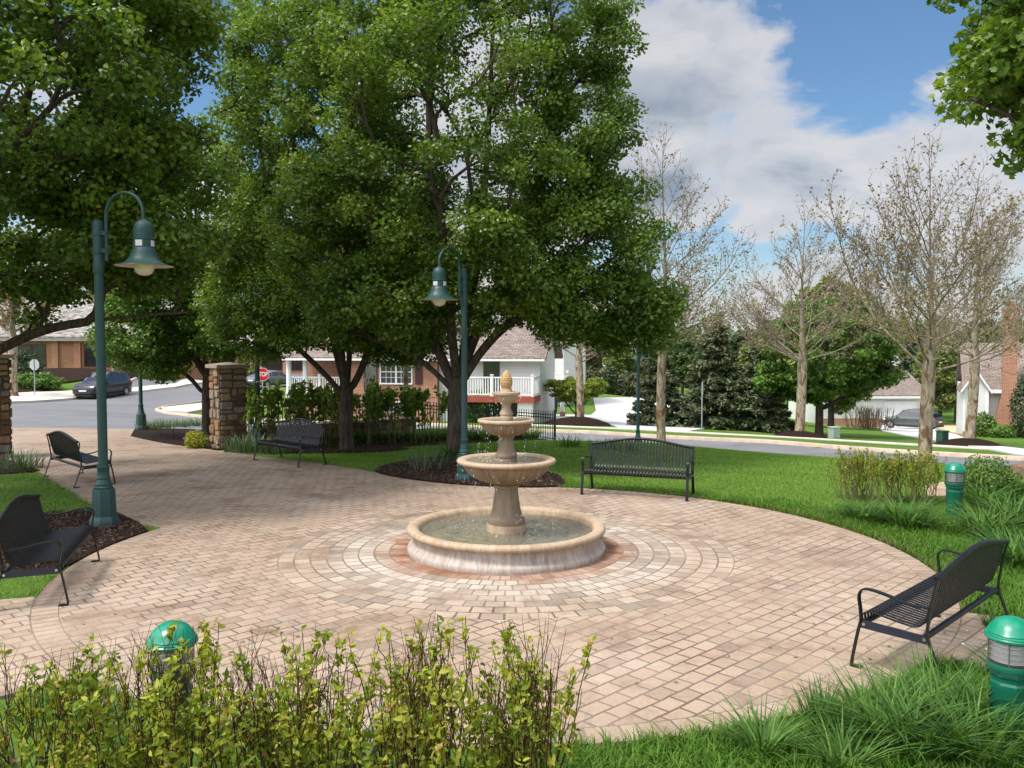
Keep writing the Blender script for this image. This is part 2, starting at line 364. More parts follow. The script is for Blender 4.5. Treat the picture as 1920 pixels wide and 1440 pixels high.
def mk_syc(pale=False):
    m, nt = new_mat('sycamore_bark'); g = NT(nt); o = g.objc(); v = g.n('ShaderNodeMapping', i={'Vector': o, 'Scale': (1, 1, .4)}).outputs[0]
    n = g.noise(v, 5, 5, .6, .6); n2 = g.noise(v, 9, 5, .6, .4)
    s = g.n('ShaderNodeSeparateXYZ', i={0: o}); low = g.mapr(s.outputs[2], 0, 4.5, .02, -.10); hi = g.mapr(s.outputs[2], 2.6, 5.5, 0, .8)
    c = g.ramp(n2, [(.35, (.24, .185, .125)), (.5, (.34, .285, .205)), (.65, (.46, .41, .32))] if not pale else [(.35, (.46, .44, .38)), (.5, (.58, .56, .50)), (.65, (.68, .67, .62))]); c = g.mix(g.ramp(g.math('ADD', n, low), [(.50, 0), (.54, 1)]), c, g.mix(g.mapr(n2, .3, .7, 0, 1), (.13, .065, .035), (.25, .14, .08))); c = g.mix(hi, c, (.17, .14, .12)) if not pale else c
    g.out(g.bsdf(c, .85, g.bump(n, .6, .02), spec=.2)); return m
M_SYC = mk_syc()
M_SYCW = mk_syc(True)
def mk_leaf(name, stops, transl=.35, rough=.42, spec=.5, vein=False):
    m, nt = new_mat(name); g = NT(nt); t = g.tint()
    c = g.ramp(t, stops); r = g.n('ShaderNodeBsdfTranslucent', i={'Color': g.mix(1, c, (1.25, 1.2, .55), 'MULTIPLY')}).outputs[0]
    b = g.bsdf(c, rough, spec=spec); o = g.n('ShaderNodeMixShader', i={0: transl, 1: b, 2: r}).outputs[0]; g.out(o); return m
M_PEAR = mk_leaf('pear_leaf', [(0, (.062, .115, .015)), (.35, (.105, .185, .022)), (.7, (.16, .255, .032)), (1, (.25, .335, .055))], .38)
M_PEAR2 = mk_leaf('broad_leaf', [(0, (.055, .12, .014)), (.5, (.10, .20, .024)), (1, (.20, .32, .05))])
M_MAPLE = mk_leaf('maple_leaf', [(0, (.07, .14, .016)), (.5, (.13, .225, .027)), (1, (.23, .32, .05))], .45)
M_BUD = mk_leaf('young_sycamore_leaf', [(0, (.21, .14, .10)), (.35, (.29, .215, .14)), (.65, (.30, .27, .14)), (1, (.29, .32, .13))], .3, .6, .3)
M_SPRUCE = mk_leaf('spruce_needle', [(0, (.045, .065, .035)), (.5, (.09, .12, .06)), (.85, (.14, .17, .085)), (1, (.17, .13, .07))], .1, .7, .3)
M_YGREEN = mk_leaf('yellow_green_leaf', [(0, (.17, .25, .03)), (.5, (.28, .36, .045)), (1, (.40, .44, .08))])
M_FAR = [mk_leaf('far_leaf_green', [(0, (.05, .09, .022)), (1, (.11, .17, .045))]), mk_leaf('far_leaf_lime', [(0, (.12, .16, .04)), (1, (.24, .28, .08))]), mk_leaf('far_leaf_tan', [(0, (.14, .11, .065)), (1, (.27, .23, .13))]), mk_leaf('far_leaf_dark', [(0, (.025, .05, .02)), (1, (.065, .10, .035))])]
M_SHRUB = mk_leaf('spring_shrub_leaf', [(0, (.12, .18, .018)), (.35, (.24, .30, .03)), (.7, (.42, .43, .055)), (.9, (.52, .46, .11)), (1, (.45, .24, .10))], .42, .5, .25)
M_HEDGE = mk_leaf('hedge_leaf', [(0, (.11, .20, .025)), (.5, (.20, .31, .04)), (1, (.34, .40, .07))])
M_BOX = mk_leaf('boxwood_leaf', [(0, (.04, .10, .014)), (.5, (.09, .19, .024)), (1, (.19, .30, .045))])
M_BLADE = mk_leaf('grass_blade', [(0, (.05, .12, .014)), (.45, (.085, .19, .022)), (.85, (.14, .25, .035)), (1, (.26, .21, .10))], .3, .6, .15)
M_LAWN = mk_leaf('lawn_blade', [(0, (.10, .185, .02)), (.5, (.15, .275, .03)), (1, (.22, .34, .05))], .25, .6, .25)
M_LILY = mk_leaf('daylily_leaf', [(0, (.035, .095, .02)), (.5, (.075, .165, .032)), (1, (.16, .27, .06))], .3, .6, .15)
M_GLAUC = mk_leaf('blue_green_leaf', [(0, (.06, .10, .055)), (.5, (.10, .16, .085)), (1, (.18, .24, .13))], .25, .45, .4)
M_BLACK = simple('black_powder_coat', (.008, .009, .011), .46, var=.25, scale=9, spec=.32)
M_NAVY = simple('dark_navy_bar', (.014, .017, .030), .45, var=.2, scale=6)
M_BOLT = simple('bolt_steel', (.6, .6, .6), .3, metal=1)
M_TEAL = simple('teal_green_paint', (.014, .054, .052), .5, var=.12, scale=4, dirt=.15, bump=.05, bscale=90)
M_LAMPIN = simple('lamp_reflector', (.62, .55, .47), .6, var=.08)
M_GLOBE = simple('frosted_globe', (.72, .66, .58), .35, var=.05)
M_TILE = simple('lamp_window', (.62, .60, .60), .4, var=.03)
M_GREEN = simple('green_enamel', (.006, .20, .115), .3, var=.08, scale=5, dirt=.10)
M_GREENM = simple('dark_green_enamel', (.006, .115, .068), .35, var=.1, scale=5, dirt=.12)
M_LOUVRE = simple('bright_louvre', (.86, .86, .86), .3, metal=.15, var=.03)
def mk_clear():
    m, nt = new_mat('clear_lens'); g = NT(nt); fr = g.n('ShaderNodeFresnel', i={'IOR': 1.45}).outputs[0]
    a = g.n('ShaderNodeBsdfTransparent', i={'Color': (.93, .91, .88, 1)}).outputs[0]; b = g.n('ShaderNodeBsdfGlossy', i={'Roughness': .06}).outputs[0]
    dif = g.n('ShaderNodeBsdfDiffuse', i={'Color': (.7, .68, .64, 1)}).outputs[0]
    a = g.n('ShaderNodeMixShader', i={0: .05, 1: a, 2: dif}).outputs[0]
    g.out(g.n('ShaderNodeMixShader', i={0: fr, 1: a, 2: b}).outputs[0]); return m
M_CLEAR = mk_clear()
def mk_fstone(name, tan, dark, pale, streak, mineral):
    m, nt = new_mat(name); g = NT(nt); o = g.objc()
    sx = g.n('ShaderNodeSeparateXYZ', i={0: o}); th = g.math('ARCTAN2', sx.outputs[1], sx.outputs[0])
    sv = g.n('ShaderNodeCombineXYZ', i={0: g.math('MULTIPLY', th, 9), 1: g.math('MULTIPLY', sx.outputs[2], 1.2)}).outputs[0]
    n = g.noise(o, 5, 6, .65); st = g.noise(sv, 2.2, 6, .7); fine = g.noise(o, 70, 4, .7)
    c = g.mix(g.mapr(n, .35, .65, 0, 1), tan, dark)
    c = g.mix(g.math('MULTIPLY', g.mapr(st, .42, .62, 0, 1), mineral), c, pale)
    st2 = g.noise(sv, 5.5, 5, .7); c = g.mix(g.math('MULTIPLY', g.mapr(st2, .55, .72, 0, 1), streak), c, tuple(x * .3 for x in dark))
    c = g.mix(.3, c, g.ramp(fine, [(.3, .5), (.7, 1)]), 'MULTIPLY')
    g.out(g.bsdf(c, .7, g.bump(g.math('ADD', fine, n), .3, .01), spec=.35)); return m
M_BASIN = mk_fstone('basin_stone', (.42, .35, .295), (.31, .25, .21), (.60, .55, .50), .8, .6)
M_RIM = mk_fstone('rim_stone', (.48, .345, .225), (.33, .23, .14), (.58, .50, .41), .75, .35)
M_BOWL = mk_fstone('bowl_stone', (.285, .18, .10), (.19, .115, .065), (.46, .40, .34), .6, .35)
M_PED = mk_fstone('pedestal_stone', (.29, .205, .13), (.20, .135, .085), (.46, .40, .34), .5, .35)
M_FINIAL = mk_fstone('finial_stone', (.50, .30, .13), (.42, .25, .11), (.60, .45, .28), .2, .2)
def mk_water():
    m, nt = new_mat('fountain_water'); g = NT(nt); o = g.objc()
    n = g.n('ShaderNodeTexNoise', i={'Vector': o, 'Scale': 9, 'Detail': 5, 'Roughness': .6, 'Distortion': 1.2}).outputs['Fac']; nm = g.bump(n, .55, .05)
    fr = g.n('ShaderNodeFresnel', i={'IOR': 1.33, 'Normal': nm}).outputs[0]
    a = g.n('ShaderNodeBsdfTransparent', i={'Color': (.78, .76, .60, 1)}).outputs[0]; b = g.n('ShaderNodeBsdfGlossy', i={'Roughness': .07, 'Normal': nm}).outputs[0]
    dd = g.n('ShaderNodeBsdfDiffuse', i={'Color': (.42, .40, .30, 1), 'Normal': nm}).outputs[0]; a = g.n('ShaderNodeMixShader', i={0: .38, 1: a, 2: dd}).outputs[0]
    g.out(g.n('ShaderNodeMixShader', i={0: g.math('ADD', fr, .10), 1: a, 2: b}).outputs[0]); return m
M_WATER = mk_water()
M_POOL = simple('algae_floor', (.46, .40, .26), .8, var=.45, scale=4, dirt=.5)
M_DROP = simple('water_drop', (.85, .87, .9), .1, var=.02, spec=.8)
def mk_stones():
    m, nt = new_mat('fieldstone'); g = NT(nt); o = g.objc(); t = g.tint()
    c = g.ramp(t, [(0, (.12, .08, .055)), (.2, (.26, .135, .07)), (.4, (.34, .235, .14)), (.6, (.30, .27, .225)), (.8, (.44, .31, .165)), (1, (.38, .20, .10))])
    n = g.noise(o, 9, 6, .7); c = g.mix(.75, c, g.ramp(n, [(.3, .35), (.7, 1)]), 'MULTIPLY'); g.out(g.bsdf(c, .9, g.bump(n, .9, .03), spec=.2)); return m
M_STONE = mk_stones()
M_MORTAR = simple('mortar', (.10, .08, .065), .95, var=.3, scale=12, bump=.5)
M_CAP = simple('pillar_cap_stone', (.30, .235, .185), .85, var=.2, scale=5, bump=.4, bscale=50)
M_IRON = simple('black_iron', (.014, .014, .016), .5, var=.2)
M_SIGNBACK = simple('bare_aluminium', (.62, .64, .68), .45, metal=.3, var=.05, dirt=.15)
M_GALV = simple('galvanised_post', (.36, .38, .39), .5, metal=.4, var=.1)
M_SIGNRED = simple('sign_red', (.55, .012, .014), .45, var=.05)
M_SIGNWHITE = simple('sign_white', (.80, .80, .80), .45, var=.03)

# ------------------------------------------------------------------ world: Nishita sky with cumulus laid out by direction
SUN_ELEV, SUN_AZ = R(60), R(-118)     # azimuth from +Y (view) clockwise: the sun stands left, a little behind the camera
SUN_DIR = Vector((math.sin(SUN_AZ) * math.cos(SUN_ELEV), math.cos(SUN_AZ) * math.cos(SUN_ELEV), math.sin(SUN_ELEV)))
def mk_world():
    w = bpy.data.worlds.new('World'); sc.world = w; w.use_nodes = True; nt = w.node_tree; nt.nodes.clear(); g = NT(nt)
    sky = g.n('ShaderNodeTexSky', sky_type='NISHITA', sun_disc=False, sun_elevation=SUN_ELEV, sun_rotation=SUN_AZ, altitude=80, air_density=1.0, dust_density=.6, ozone_density=2.2).outputs[0]
    D = g.n('ShaderNodeTexCoord').outputs['Generated']; s = g.n('ShaderNodeSeparateXYZ', i={0: D})
    az = g.math('ARCTAN2', s.outputs[0], s.outputs[1]); el = g.math('ARCSINE', s.outputs[2])
    blobs = [(1215,120,190,190,1.0),(1160,230,190,110,1.0),(1330,70,115,95,.9),(1390,235,150,95,1.0),(1400,300,260,90,1.0),(1590,330,250,75,1.0),(1790,300,230,120,1.0),(1770,165,80,55,.8),(1500,190,60,40,.4),(1430,420,75,48,.9),(1240,350,170,80,.9),(1900,440,260,110,.9),
             (900,300,330,260,.7),(250,480,500,170,.7),(1300,590,700,90,.75),(200,200,180,150,.35)]
    tot = None
    for px, py, rx, ry, k in blobs:
        u0 = math.atan((px - 960) / 1600); v0 = math.atan((645 - py) / 1600 * math.cos(u0)); a = rx / 1600 * math.cos(u0) ** 2; b = ry / 1600
        e = g.math('ADD', g.math('POWER', g.math('ABSOLUTE', g.math('MULTIPLY', g.math('SUBTRACT', az, u0), 1 / a)), 2), g.math('POWER', g.math('ABSOLUTE', g.math('MULTIPLY', g.math('SUBTRACT', el, v0), 1 / b)), 2))
        e = g.math('MULTIPLY', g.math('SUBTRACT', 1.0, e), k)
        e = g.math('MAXIMUM', e, -1.0)
        tot = e if tot is None else g.math('SMOOTH_MAX', tot, e)
        if tot.node.operation == 'SMOOTH_MAX': tot.node.inputs[2].default_value = .35
    # unseen cumulus added out of the frame, its cover raised for fill light
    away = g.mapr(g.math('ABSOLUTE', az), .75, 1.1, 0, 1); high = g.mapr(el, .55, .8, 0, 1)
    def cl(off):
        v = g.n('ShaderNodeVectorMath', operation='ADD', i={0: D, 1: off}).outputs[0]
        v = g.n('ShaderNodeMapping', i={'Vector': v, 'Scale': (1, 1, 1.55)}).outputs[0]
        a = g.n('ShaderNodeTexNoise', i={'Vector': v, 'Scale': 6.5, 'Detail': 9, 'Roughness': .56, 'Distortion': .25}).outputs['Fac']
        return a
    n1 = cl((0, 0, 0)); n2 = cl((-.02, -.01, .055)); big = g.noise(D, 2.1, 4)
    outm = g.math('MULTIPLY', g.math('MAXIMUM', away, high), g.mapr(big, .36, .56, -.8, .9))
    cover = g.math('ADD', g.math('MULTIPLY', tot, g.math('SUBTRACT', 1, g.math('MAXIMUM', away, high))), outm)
    dens = g.math('ADD', cover, g.math('MULTIPLY', g.math('SUBTRACT', n1, .5), 4.4))
    mask = g.mapr(dens, -.10, .50, 0, 1); mask = g.math('SMOOTH_MIN', mask, 1.0)
    mask = g.math('MULTIPLY', mask, .96, True)
    lit = g.mapr(g.math('SUBTRACT', n1, n2), -.09, .075, 0, 1)
    thick = g.mapr(dens, .3, 1.5, 0, 1)
    dark = g.math('MULTIPLY', thick, g.math('SUBTRACT', 1, lit))
    # the shaded flat base of the big cumulus at the left
    u0 = math.atan((1180 - 960) / 1600); v0 = math.atan((645 - 205) / 1600)
    e = g.math('ADD', g.math('POWER', g.math('ABSOLUTE', g.math('MULTIPLY', g.math('SUBTRACT', az, u0), 9)), 2), g.math('POWER', g.math('ABSOLUTE', g.math('MULTIPLY', g.math('SUBTRACT', el, v0), 28)), 2))
    dark = g.math('ADD', dark, g.math('MULTIPLY', g.mapr(e, 0, 1.6, .75, 0), g.mapr(n1, .35, .6, .6, 1)), True)
    hz = g.n('ShaderNodeTexNoise', i={'Vector': g.n('ShaderNodeMapping', i={'Vector': D, 'Scale': (1, 1, 3.2)}).outputs[0], 'Scale': 4.2, 'Detail': 6, 'Roughness': .6, 'Distortion': .4}).outputs['Fac']
    dark = g.math('ADD', dark, g.math('MULTIPLY', thick, g.mapr(hz, .46, .66, 0, .75)), True)
    cc = g.ramp(dark, [(0, (.74, .73, .735)), (.35, (.58, .60, .64)), (1, (.30, .345, .42))])
    cc = g.mix(1, cc, (CLOUD_K,) * 3, 'MULTIPLY')
    skyc = g.mix(1, sky, (SKY_K * .80, SKY_K * 1.0, SKY_K * 1.10), 'MULTIPLY')
    haze = g.mapr(el, .16, -.02, 0, .75)
    skyc = g.mix(haze, skyc, (.62 * CLOUD_K, .66 * CLOUD_K, .72 * CLOUD_K))
    # unseen added cumulus overhead and behind the viewer, brightened sunwards as fill light
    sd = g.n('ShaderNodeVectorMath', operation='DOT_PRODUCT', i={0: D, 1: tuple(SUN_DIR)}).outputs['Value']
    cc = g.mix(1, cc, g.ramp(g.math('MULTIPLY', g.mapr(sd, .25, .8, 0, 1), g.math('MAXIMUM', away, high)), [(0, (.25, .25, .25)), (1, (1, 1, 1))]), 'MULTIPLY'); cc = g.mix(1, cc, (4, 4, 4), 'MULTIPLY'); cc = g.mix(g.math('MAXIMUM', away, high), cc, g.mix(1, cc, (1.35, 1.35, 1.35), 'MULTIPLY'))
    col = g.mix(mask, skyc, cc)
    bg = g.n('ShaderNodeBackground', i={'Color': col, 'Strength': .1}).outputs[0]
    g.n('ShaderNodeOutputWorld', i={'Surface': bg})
CLOUD_K, SKY_K = 6.0, .76
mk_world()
sl = bpy.data.lights.new('sun', 'SUN'); sl.energy = 2.5; sl.angle = R(12); sl.color = (1, .95, .87)
so = bpy.data.objects.new('sun', sl); COL.objects.link(so); so.rotation_euler = SUN_DIR.to_track_quat('Z', 'Y').to_euler(); so.location = (0, 0, 60)

# ------------------------------------------------------------------ ground, roads, paving
def P_(*pts): return [at(*p) for p in pts]
PAVE = [(PCX + PCR * math.cos(a), PCY + PCR * math.sin(a)) for a in np.linspace(R(-198), R(81), 110)]
PAVE += [(-.86, 15.3), (-2.24, 16.3), (-3.0, 17.1), (-4.08, 18.1), (-5.5, 19.2), (-7.25, 20.9), (-8.5, 22.2), (-11.4, 25.4), (-12.6, 28.4), (-26, 28.4), (-26, 23.5), (-13.5, 21.2), (-11.4, 19), (-9.2, 16.6), (-6.76, 13.6), (-5.35, 12.0)]
_ia = [i for i, q in enumerate(PAVE[:110]) if R(-198) + i * (R(279) / 109) < R(-159)][-1]; _ib = [i for i in range(110) if R(-198) + i * (R(279) / 109) > R(-131)][0]
_ja = [i for i in range(110) if R(-198) + i * (R(279) / 109) < R(-43)][-1]; _jb = [i for i in range(110) if R(-198) + i * (R(279) / 109) > R(-29)][0]
PAVE = PAVE[:_ja + 1] + [(3.95, 6.32), (7.5, 4.7), (7.5, 6.1)] + PAVE[_jb:]
PAVE = PAVE[:_ia + 1] + [(-6.5, 7.9), (-10, 6.6), (-10, 2.6), (-6.0, 4.4)] + PAVE[_ib:]
near = [SN(s, 25.6) for s in np.arange(-70, 22.1, 4)]
ROAD = near + [(-10.6, 35.2), (-11.5, 32), (-12.6, 28.4), (-26, 28.4), (-70, 27.5), (-70, 40), (-42, 45.5), (-34.0, 49.2)] + [(-31.5, 51.6), (-30.4, 56), (-30.1, 62), (-29.4, 78), (-29.2, 140), (-20, 140), (-20.2, 80), (-20.4, 56), (-20.6, 50.5), (-20.2, 48), (-18.8, 46.4), (-16.5, 45.2), (-12, 45.0)] + [SN(s, 32.2) for s in np.arange(27, -71, -4)]
SIDEW = [SN(s, 35.0) for s in np.arange(-60, 26, 4)] + [SN(s, 35.9) for s in np.arange(24, -61, -4)]
def sheet(name, poly, mat, dz=.012, step=.5, skirt=.14, kind='structure', maxspan=160):
    bm = bmesh.new(); vs = [bm.verts.new((x, y, 0)) for x, y in poly]; bm.faces.new(vs); bm.normal_update()
    if bm.faces[:][0].normal.z < 0: bmesh.ops.reverse_faces(bm, faces=bm.faces[:])
    bmesh.ops.triangulate(bm, faces=bm.faces[:])
    p = np.array(poly)
    for ax in (0, 1):
        a, b = p[:, ax].min(), p[:, ax].max(); st = max(step, (b - a) / maxspan); no = (1, 0, 0) if ax == 0 else (0, 1, 0)
        for q in np.arange(math.floor(a / st) * st, b, st):
            if q <= a: continue
            co = (q, 0, 0) if ax == 0 else (0, q, 0)
            bmesh.ops.bisect_plane(bm, geom=bm.verts[:] + bm.edges[:] + bm.faces[:], plane_co=co, plane_no=no, dist=1e-5)
    z = terr(np.array([v.co.x for v in bm.verts]), np.array([v.co.y for v in bm.verts]))
    for v, zz in zip(bm.verts, z): v.co.z = zz + dz
    if skirt:
        ed = [e for e in bm.edges if e.is_boundary]; r = bmesh.ops.extrude_edge_only(bm, edges=ed)
        for v in r['geom']:
            if isinstance(v, bmesh.types.BMVert): v.co.z -= skirt
    bmesh.ops.recalc_face_normals(bm, faces=bm.faces[:])
    me = bpy.data.meshes.new(name); bm.to_mesh(me); bm.free(); me.materials.append(mat)
    o = bpy.data.objects.new(name, me); COL.objects.link(o)
    if kind: o['kind'] = kind
    return o
def axis(lo, hi, fine, flo, fhi, mid, far):
    a = list(np.arange(flo, fhi, fine)) + list(np.arange(lo, flo, mid)) + list(np.arange(fhi, hi, mid)); a.append(hi)
    k, d = hi, mid
    while k < far: d *= 1.35; k += d; a.append(k)
    k, d = lo, mid
    while k > -far: d *= 1.35; k -= d; a.append(k)
    return np.array(sorted(set(np.round(a, 3))))
gx = axis(-60, 60, .25, -13, 9, .6, 3000); gy = axis(-10, 110, .25, 3, 28, .6, 3000)
X, Y = np.meshgrid(gx, gy); Z = terr(X, Y)
def near_in(poly): return inpoly(X, Y, poly)
Z = np.where(near_in(PAVE) | near_in(ROAD), Z - .07, Z)
nx, ny = len(gx), len(gy); ii = (np.arange(ny - 1)[:, None] * nx + np.arange(nx - 1)[None]).ravel()
gm = MB(); gm.add(np.stack([X.ravel(), Y.ravel(), Z.ravel()], 1), [np.stack([ii, ii + 1, ii + nx + 1, ii + nx], 1)])
o = gm.build('ground', M_TURF, smooth=True, angle=180, uv=False); o['kind'] = 'structure'
sheet('plaza_paving', PAVE, M_PAVER, .012, .5)
sheet('street', ROAD, M_ASPHALT, -.02, .8, 0)
sheet('sidewalk', SIDEW, M_CONC, .03, .8)
def kerb(pts, w=.17, h=.14, side=1, dz=-.02):
    """kerb along a polyline, on the side of its left hand; one mesh"""
    P = np.array(pts); L = np.r_[0, np.cumsum(np.hypot(*np.diff(P, axis=0).T))]; q = np.arange(0, L[-1], .6)
    P = np.stack([np.interp(q, L, P[:, 0]), np.interp(q, L, P[:, 1])], 1); T = np.gradient(P, axis=0); T /= np.linalg.norm(T, axis=1)[:, None]
    N = np.stack([-T[:, 1], T[:, 0]], 1) * side; z = terr(P[:, 0], P[:, 1]) + dz; b = P + N * w
    rows = [np.c_[P - N * .02, z - .1], np.c_[P, z + h - .03], np.c_[P + N * .03, z + h], np.c_[b, z + h], np.c_[b + N * .02, z - .1]]
    V = np.stack(rows, 1).reshape(-1, 3); n = len(P); i = np.arange(n - 1)[:, None] * 5; j = np.arange(4)[None]
    f = np.stack([i + j, i + j + 1, i + 5 + j + 1, i + 5 + j], -1).reshape(-1, 4)
    if side > 0: f = f[:, ::-1]
    return V, f
FARK = [(-20.2, 140), (-20.2, 80), (-20.4, 56), (-20.6, 50.5), (-20.2, 48), (-18.8, 46.4), (-16.5, 45.2), (-12, 45.0)] + [SN(s, 32.2) for s in np.arange(27, -71, -3)]
k = MB(); V, f = kerb(FARK, side=1); k.add(V, [f]); o = k.build('kerb', M_KERB, smooth=True); tag(o, 'tan stone kerb along the far side of the curving street', 'kerb', kind='structure')
k = MB(); V, f = kerb([(-70, 40), (-42, 45.5), (-34.0, 49.2), (-31.5, 51.6), (-30.4, 56), (-30.1, 62), (-29.4, 78), (-29.2, 140)], side=1); k.add(V, [f]); o = k.build('kerb', M_CONC, smooth=True); tag(o, 'pale kerb beside the black parked car', 'kerb', kind='structure')
k = MB(); V, f = kerb(near, side=-1); k.add(V, [f]); o = k.build('kerb', M_KERB, smooth=True); tag(o, 'tan kerb on the plaza side of the street', 'kerb', kind='structure')
sheet('pavement', P_((8,741),(60,738),(150,735),(250,730),(330,722),(392,713),(392,719),(330,729),(250,738),(150,748),(60,755),(8,757)), M_CONC, .12, .8, .2)
sheet('pavement', P_((302,768),(340,764),(400,757),(440,752),(440,760),(400,768),(352,777),(318,776)), M_CONC, .13, .6, .2)
sheet('driveway', P_((1112,748),(1180,747),(1262,746),(1335,802),(1290,811),(1165,806),(1150,799),(1030,787),(1030,779),(1108,780),(1118,772)), M_CONCW, .05, .8, .2)
sheet('driveway', P_((1600,783),(1742,788),(1752,803),(1800,819),(1850,836),(1920,844),(1990,852),(1990,866),(1900,853),(1780,833),(1690,816),(1655,809),(1640,800)), M_CONCW, .05, .8, .2)
sheet('garden_path', P_((1742,795),(1790,797),(1820,808),(1800,815),(1752,802)), simple('sandy_flagstone', (.55, .42, .24), .9, var=.25, scale=2, world=True), .07, .8, .2)
def disc(cx, cy, rx, ry, n=28, jit=.06, rot=0):
    return [(cx + math.cos(rot) * rx * math.cos(a) * (k := 1 + random.uniform(-jit, jit)) - math.sin(rot) * ry * math.sin(a) * k, cy + math.sin(rot) * rx * math.cos(a) * k + math.cos(rot) * ry * math.sin(a) * k) for a in np.linspace(0, 2 * PI, n, endpoint=False)]
def bed(poly, h=.06, lbl=None): return sheet('mulch_bed', poly, M_MULCH, h, .4, .2)
bed(smooth_line([(.75, 15.05), (-.86, 15.25), (-2.3, 16.25), (-2.75, 17.2), (-2.2, 18.6), (-1.2, 19.4), (-.2, 19.1), (.15, 17.6), (.9, 16.3)], 6, True), .04)
bed(smooth_line([(-5.9, 20.3), (-4.6, 20.2), (-3.4, 20.5), (-2.6, 21.3), (-2.9, 22.2), (-1.0, 24.2), (1.0, 26.4), (.6, 27.6), (-2, 25.9), (-5, 23.4), (-6.6, 21.9)], 6, True), .04)
bed([(-7.35, 20.95), (-8.5, 22.3), (-11.3, 25.3), (-12.5, 28.2), (-11.5, 30), (-9.3, 27.5), (-7.6, 24.2), (-6.7, 22.3)], .03)
bed([(-4.93, 11.46), (-5.3, 12.0), (-6.1, 12.9), (-7.3, 12.6), (-7.6, 10.6), (-6.6, 9.6), (-5.3, 9.3), (-5.07, 9.7), (-5.09, 10.2), (-5.07, 10.63), (-5.01, 11.06)], .03)
bed([(-9.4, 16.9), (-11.3, 18.9), (-13.5, 19), (-13.5, 16.2), (-11, 15.6)], .03)
sheet('mulch_bed', P_((75,694),(180,694),(250,702),(330,714),(262,713),(170,712),(110,722),(75,737),(20,741),(12,702)), M_MULCH, .12, .6, .2)
sheet('bare_soil', P_((1735,915),(1765,908),(1800,905),(1830,915),(1800,935),(1740,935)), M_SAND, .04, .3, .15)
# ------------------------------------------------------------------ foliage
T_OVATE = np.array([(-.5, 0, 0), (-.2, .36, .10), (.15, .34, .08), (.5, 0, -.10), (.15, -.34, .08), (-.2, -.36, .10)])
T_RHOMB = np.array([(-.5, 0, 0), (-.02, .42, .10), (.5, 0, -.06), (-.02, -.42, .10)])
T_MAPLE = np.array([(-.5, 0, 0), (-.42, .36, .03), (-.12, .24, .05), (-.05, .56, 0), (.16, .24, .05), (.55, 0, -.12), (.16, -.24, .05), (-.05, -.56, 0), (-.12, -.24, .05), (-.42, -.36, .03)])
T_NEEDLE = np.array([(-.5, .12, 0), (-.5, -.12, 0), (.5, -.2, -.05), (.5, .2, -.05)])
def unit(v): return v / (np.linalg.norm(v, axis=-1, keepdims=True) + 1e-9)
def leaf_cloud(name, mat, C, size, up=.9, tint=None, tmpl=T_RHOMB, parent=None, out=None, outk=.3, axis_=None, rng=RNG, width=1.0, szvar=.3):
    """many small leaves as one mesh: C (N,3) centres, each leaf a bent blade with its own tilt"""
    C = np.asarray(C, float); N = len(C)
    nrm = rng.normal(size=(N, 3)) * .75 + np.array([0, 0, up])
    if out is not None: nrm = nrm + out * outk
    nrm = unit(nrm)
    a = rng.normal(size=(N, 3)) if axis_ is None else axis_ + rng.normal(size=(N, 3)) * .35
    a = unit(a - nrm * (a * nrm).sum(1, keepdims=True)); b = np.cross(nrm, a)
    s = (size * (1 + rng.uniform(-szvar, szvar, N)))[:, None, None]
    V = C[:, None] + s * (tmpl[None, :, 0:1] * a[:, None] + tmpl[None, :, 1:2] * width * b[:, None] + tmpl[None, :, 2:3] * nrm[:, None])
    k = len(tmpl); F = np.arange(N * k).reshape(N, k)
    t = rng.uniform(0, 1, N) if tint is None else np.clip(tint, 0, 1)
    m = MB(); m.add(V.reshape(-1, 3), [F], t)
    return m.build(name, mat, parent, uv=False)
